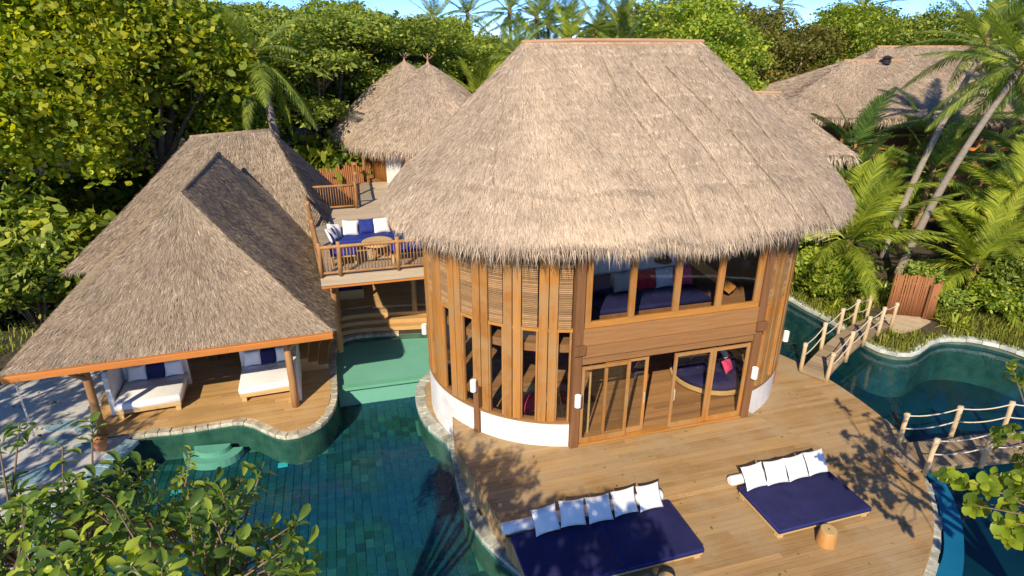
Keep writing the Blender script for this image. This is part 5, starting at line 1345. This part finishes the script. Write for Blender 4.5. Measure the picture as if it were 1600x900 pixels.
for k, (x, y, z, ml) in enumerate(((-4.4, 60, 11.6, 'palm_green'), (-7.0, 56, 11.0, 'palm_yellow'), (16.5, 62, 12.2, 'palm_green'), (24.5, 62, 12.4, 'palm_yellow'), (30.0, 58, 12.0, 'palm_green'), (-.6, 52, 11.6, 'palm_green'), (4.4, 60, 11.0, 'palm_yellow'), (9.8, 62, 11.2, 'palm_green'), (1.3, 46, 11.0, 'palm_green'), (3.5, 44, 9.5, 'palm_yellow'), (5.6, 47, 10.2, 'palm_green'), (7.7, 50, 10.3, 'palm_yellow'), (9.0, 47, 9.6, 'palm_green'), (11.8, 54, 10.6, 'palm_yellow'), (2.6, 55, 10.6, 'palm_dark'), (14.0, 60, 11.0, 'palm_dark'), (.0, 42, 8.6, 'palm_green'), (6.9, 43, 9.1, 'palm_dark'))):
    palm({'palm_dark': 'dark', 'palm_green': 'green', 'palm_yellow': 'yellow-green'}[ml] + ' coconut palm crown above the skyline trees behind the villa ridge', (x, y, gz(x, y)), (x + .4, y, z), (.4, 0), .16, 16, 3.4, ml, 'palm_bark', 'skyline palms', (80, -30), 50 + k)
palm('coconut palm crown in front of the dark wood behind the rear pavilion', (-12.0, 31.2, gz(-13, 34)), (-12.3, 31.2, 9.0), (.3, 0), .24, 17, 3.6, 'palm_green', 'palm_bark', None, (75, -50), 71)
palm('low palm crown between the round huts and the villa roof', (-2.2, 40.5, -.6), (-2.2, 40.5, 6.3), (.2, 0), .18, 15, 3.3, 'palm_yellow', 'palm_bark', None, (80, -20), 72)
palm('coconut palm at the far right behind the leaning palms', (27.0, 34.0, -.12), (27.8, 34.0, 8.6), (.3, 0), .18, 16, 3.6, 'palm_dark', 'palm_bark', None, (80, -30), 73)
# ---- strap-leaved plants on the bank
def strap_mesh(seed, mat):
    rg = random.Random(seed); m = MB()
    for k in range(22):
        a = rg.uniform(0, 6.28); L = rg.uniform(.5, 1.0); w = .03; e = rg.uniform(.5, 1.3)
        pts_ = [Vector((math.cos(a) * L * t * math.cos(e), math.sin(a) * L * t * math.cos(e), L * t * math.sin(e) - .45 * L * t ** 2.5)) for t in (0, .35, .7, 1.0)]
        s = Vector((-math.sin(a), math.cos(a), 0)); ws = (.6, 1, .8, .05)
        m.add([p + s * w * q * sg for p, q in zip(pts_, ws) for sg in (-1, 1)], [(2 * i, 2 * i + 1, 2 * i + 3, 2 * i + 2) for i in range(3)])
    return m.mesh('strap_leaves', mat)
ST = [strap_mesh(1, 'grass_leaf'), strap_mesh(2, 'palm_yellow'), strap_mesh(3, 'palm_green')]
for k in range(46):
    x, y = rr.uniform(12.0, 19.5), rr.uniform(19.5, 24.6)
    if not bank(x, y): continue
    o = link('strap_plant', ST[k % 3]); o.location = (x, y, gz(x, y) - .02); o.rotation_euler = (0, 0, rr.uniform(0, 6)); s = rr.uniform(.8, 1.5); o.scale = (s, s, s)
    tag(o, 'strap-leaved plant growing on the bank near the arched bridge', 'plant', 'strap plants on the bank')
# ---- near trees whose branches reach into the picture
def big_leaf(seed, mat, L=.24, Wd=.11, rnd=False, name='leaf'):
    rg = random.Random(seed); m = MB(); prof = ((0, .06), (.25, .55), (.55, .95), (.8, 1.0), (1.0, .25)) if not rnd else ((0, .35), (.2, .85), (.5, 1.0), (.8, .75), (1.0, .12))
    vs = []
    for t, w in prof:
        z = .10 * L * math.sin(t * 2.2) - .16 * L * t * t + rg.uniform(-.006, .006)
        vs += [(L * t, -Wd / 2 * w, z + .02 * w), (L * t, 0, z), (L * t, Wd / 2 * w, z + .02 * w)]
    fs = []
    for i in range(len(prof) - 1):
        q = i * 3; fs += [(q, q + 3, q + 4, q + 1), (q + 1, q + 4, q + 5, q + 2)]
    m.add(vs, fs); return m.mesh(name, mat, True)
def near_tree(label, base, centre, rad, extra, ntips, nper, mat, L, Wd, rnd, seed, trunk_r=.16, parts=300):
    rg = random.Random(seed)
    t = thing('broadleaf_tree', label, 'tree', base)
    b = Vector(base); c = Vector(centre) - b
    one = [big_leaf(seed + k, mat + '_one', L, Wd, rnd) for k in range(3)]
    tips = [Vector(e) - b for e in extra]
    while len(tips) < ntips:
        d = Vector((rg.gauss(0, 1), rg.gauss(0, 1), rg.gauss(0, 1))).normalized()
        if d.z < -.5: continue
        q = rg.uniform(.45, 1.0) ** .6; tips.append(c + Vector((d.x * rad[0], d.y * rad[1], d.z * rad[2])) * q)
    br = MB(); fork = Vector((c.x * .35, c.y * .35, c.z * .5))
    br.tube([(0, 0, -.2), fork * .5 + Vector((.1, 0, 0)), fork], [trunk_r * 1.3, trunk_r, trunk_r * .8], 9)
    limbs = []
    for k in range(10):
        a = k * .628; e = c + Vector((math.cos(a) * rad[0] * .55, math.sin(a) * rad[1] * .55, -.1 * rad[2])); limbs.append((fork, e))
        br.tube([fork, fork.lerp(e, .5) + Vector((0, 0, .15)), e], [trunk_r * .5, trunk_r * .35, trunk_r * .2], 6)
    for p in tips:
        s0 = min((e for _, e in limbs), key=lambda e: (e - p).length)
        mid = s0.lerp(p, .55) + Vector((rg.uniform(-.1, .1), rg.uniform(-.1, .1), rg.uniform(-.12, .05)))
        br.tube([s0, mid, p], [.112 * L, .072 * L, .036 * L], 5)
    br.build('trunk', 'bark', t, True)
    cnt = 0; rest = MB(); camp = Vector((0, 0, 10)) - b
    order = sorted(tips, key=lambda p: (p - camp).length if True else 0)
    src = one[0]; sv = [v.co.copy() for v in src.vertices]; sf = [tuple(p.vertices) for p in src.polygons]
    for p in order:
        n = rg.randint(nper - 3, nper + 3); dirp = (p - c).normalized() if (p - c).length > .01 else Vector((0, 0, 1))
        ax = (dirp + Vector((0, 0, .9))).normalized(); qa = ax.to_track_quat('Z', 'Y').to_matrix().to_4x4()
        for k in range(n):
            az = k * 2.4 + rg.uniform(-.3, .3); el = rg.uniform(-.25, .85); sc = rg.uniform(.5, 1.25)
            off = ax * (-.24 * k / n)
            M = Matrix.Translation(p + off) @ qa @ Matrix.Rotation(az, 4, 'Z') @ Matrix.Rotation(-el, 4, 'Y') @ Matrix.Rotation(rg.uniform(-.4, .4), 4, 'X') @ Matrix.Scale(sc, 4)
            if cnt < parts:
                o = link('leaf', one[k % 3], t); o.matrix_local = M
            else:
                rest.add([M @ v for v in sv], sf)
            cnt += 1
    if rest.v:
        o = rest.build('foliage', mat, t, True); tag(o, kind='stuff')
    return t
near_tree('glossy-leaved tree whose crown covers the near pool corner and sand', (-4.7, 2.9, ZL - .05), (-3.68, 3.88, 5.56), (1.95, 1.05, 1.08), [(-3.82, 4.64, 6.76), (-4.60, 4.76, 6.65), (-2.57, 4.68, 6.10), (-1.95, 4.29, 5.91), (-4.91, 4.37, 6.96), (-1.83, 4.13, 5.79), (-3.12, 4.84, 6.26), (-2.34, 4.60, 6.26), (-4.37, 4.29, 6.88), (-4.68, 4.13, 7.04), (-5.07, 4.06, 6.88), (-4.06, 4.52, 6.57), (-3.35, 4.60, 6.33), (-2.81, 4.45, 6.18)], 360, 9, 'leaf_glossy', .15, .07, False, 91, .12)
near_tree('bright round-leaved tree reaching over the pool beside the near rope bridge', (10.6, 4.6, -.15), (8.9, 6.3, 4.2), (2.5, 1.9, 1.6), [(5.75, 6.55, 4.6), (5.95, 6.5, 4.55), (6.2, 6.4, 4.55), (6.35, 6.6, 4.5), (6.5, 6.3, 4.4), (6.7, 6.6, 4.45), (6.0, 6.3, 4.3), (6.3, 6.1, 4.2), (6.6, 6.4, 4.2), (6.9, 6.5, 4.3), (6.8, 6.2, 4.1), (7.4, 7.9, 5.5), (7.55, 7.8, 5.3)], 170, 10, 'leaf_round', .15, .125, True, 95)
# trees behind the viewpoint that shade the deck
near_tree('broad tree behind the viewpoint shading the deck beside the pool', (-3.4, -2.4, ZL), (-1.7, -0.5, 7.2), (2.0, 1.5, 1.2), [], 230, 10, 'leaf_glossy', .28, .13, False, 97, .2, parts=0)
near_tree('broad tree standing on the sand left of the pool', (-19.0, 9.0, ZL - .05), (-18.0, 9.6, 5.2), (2.6, 2.2, 1.6), [], 120, 10, 'leaf_glossy', .28, .13, False, 99, .2, parts=0)
near_tree('broad tree left of the viewpoint shading the pale sand', (-17.2, 4.5, ZL - .05), (-16.4, 5.4, 6.0), (3.0, 2.4, 1.6), [], 120, 10, 'leaf_glossy', .28, .13, False, 98, .2, parts=0)
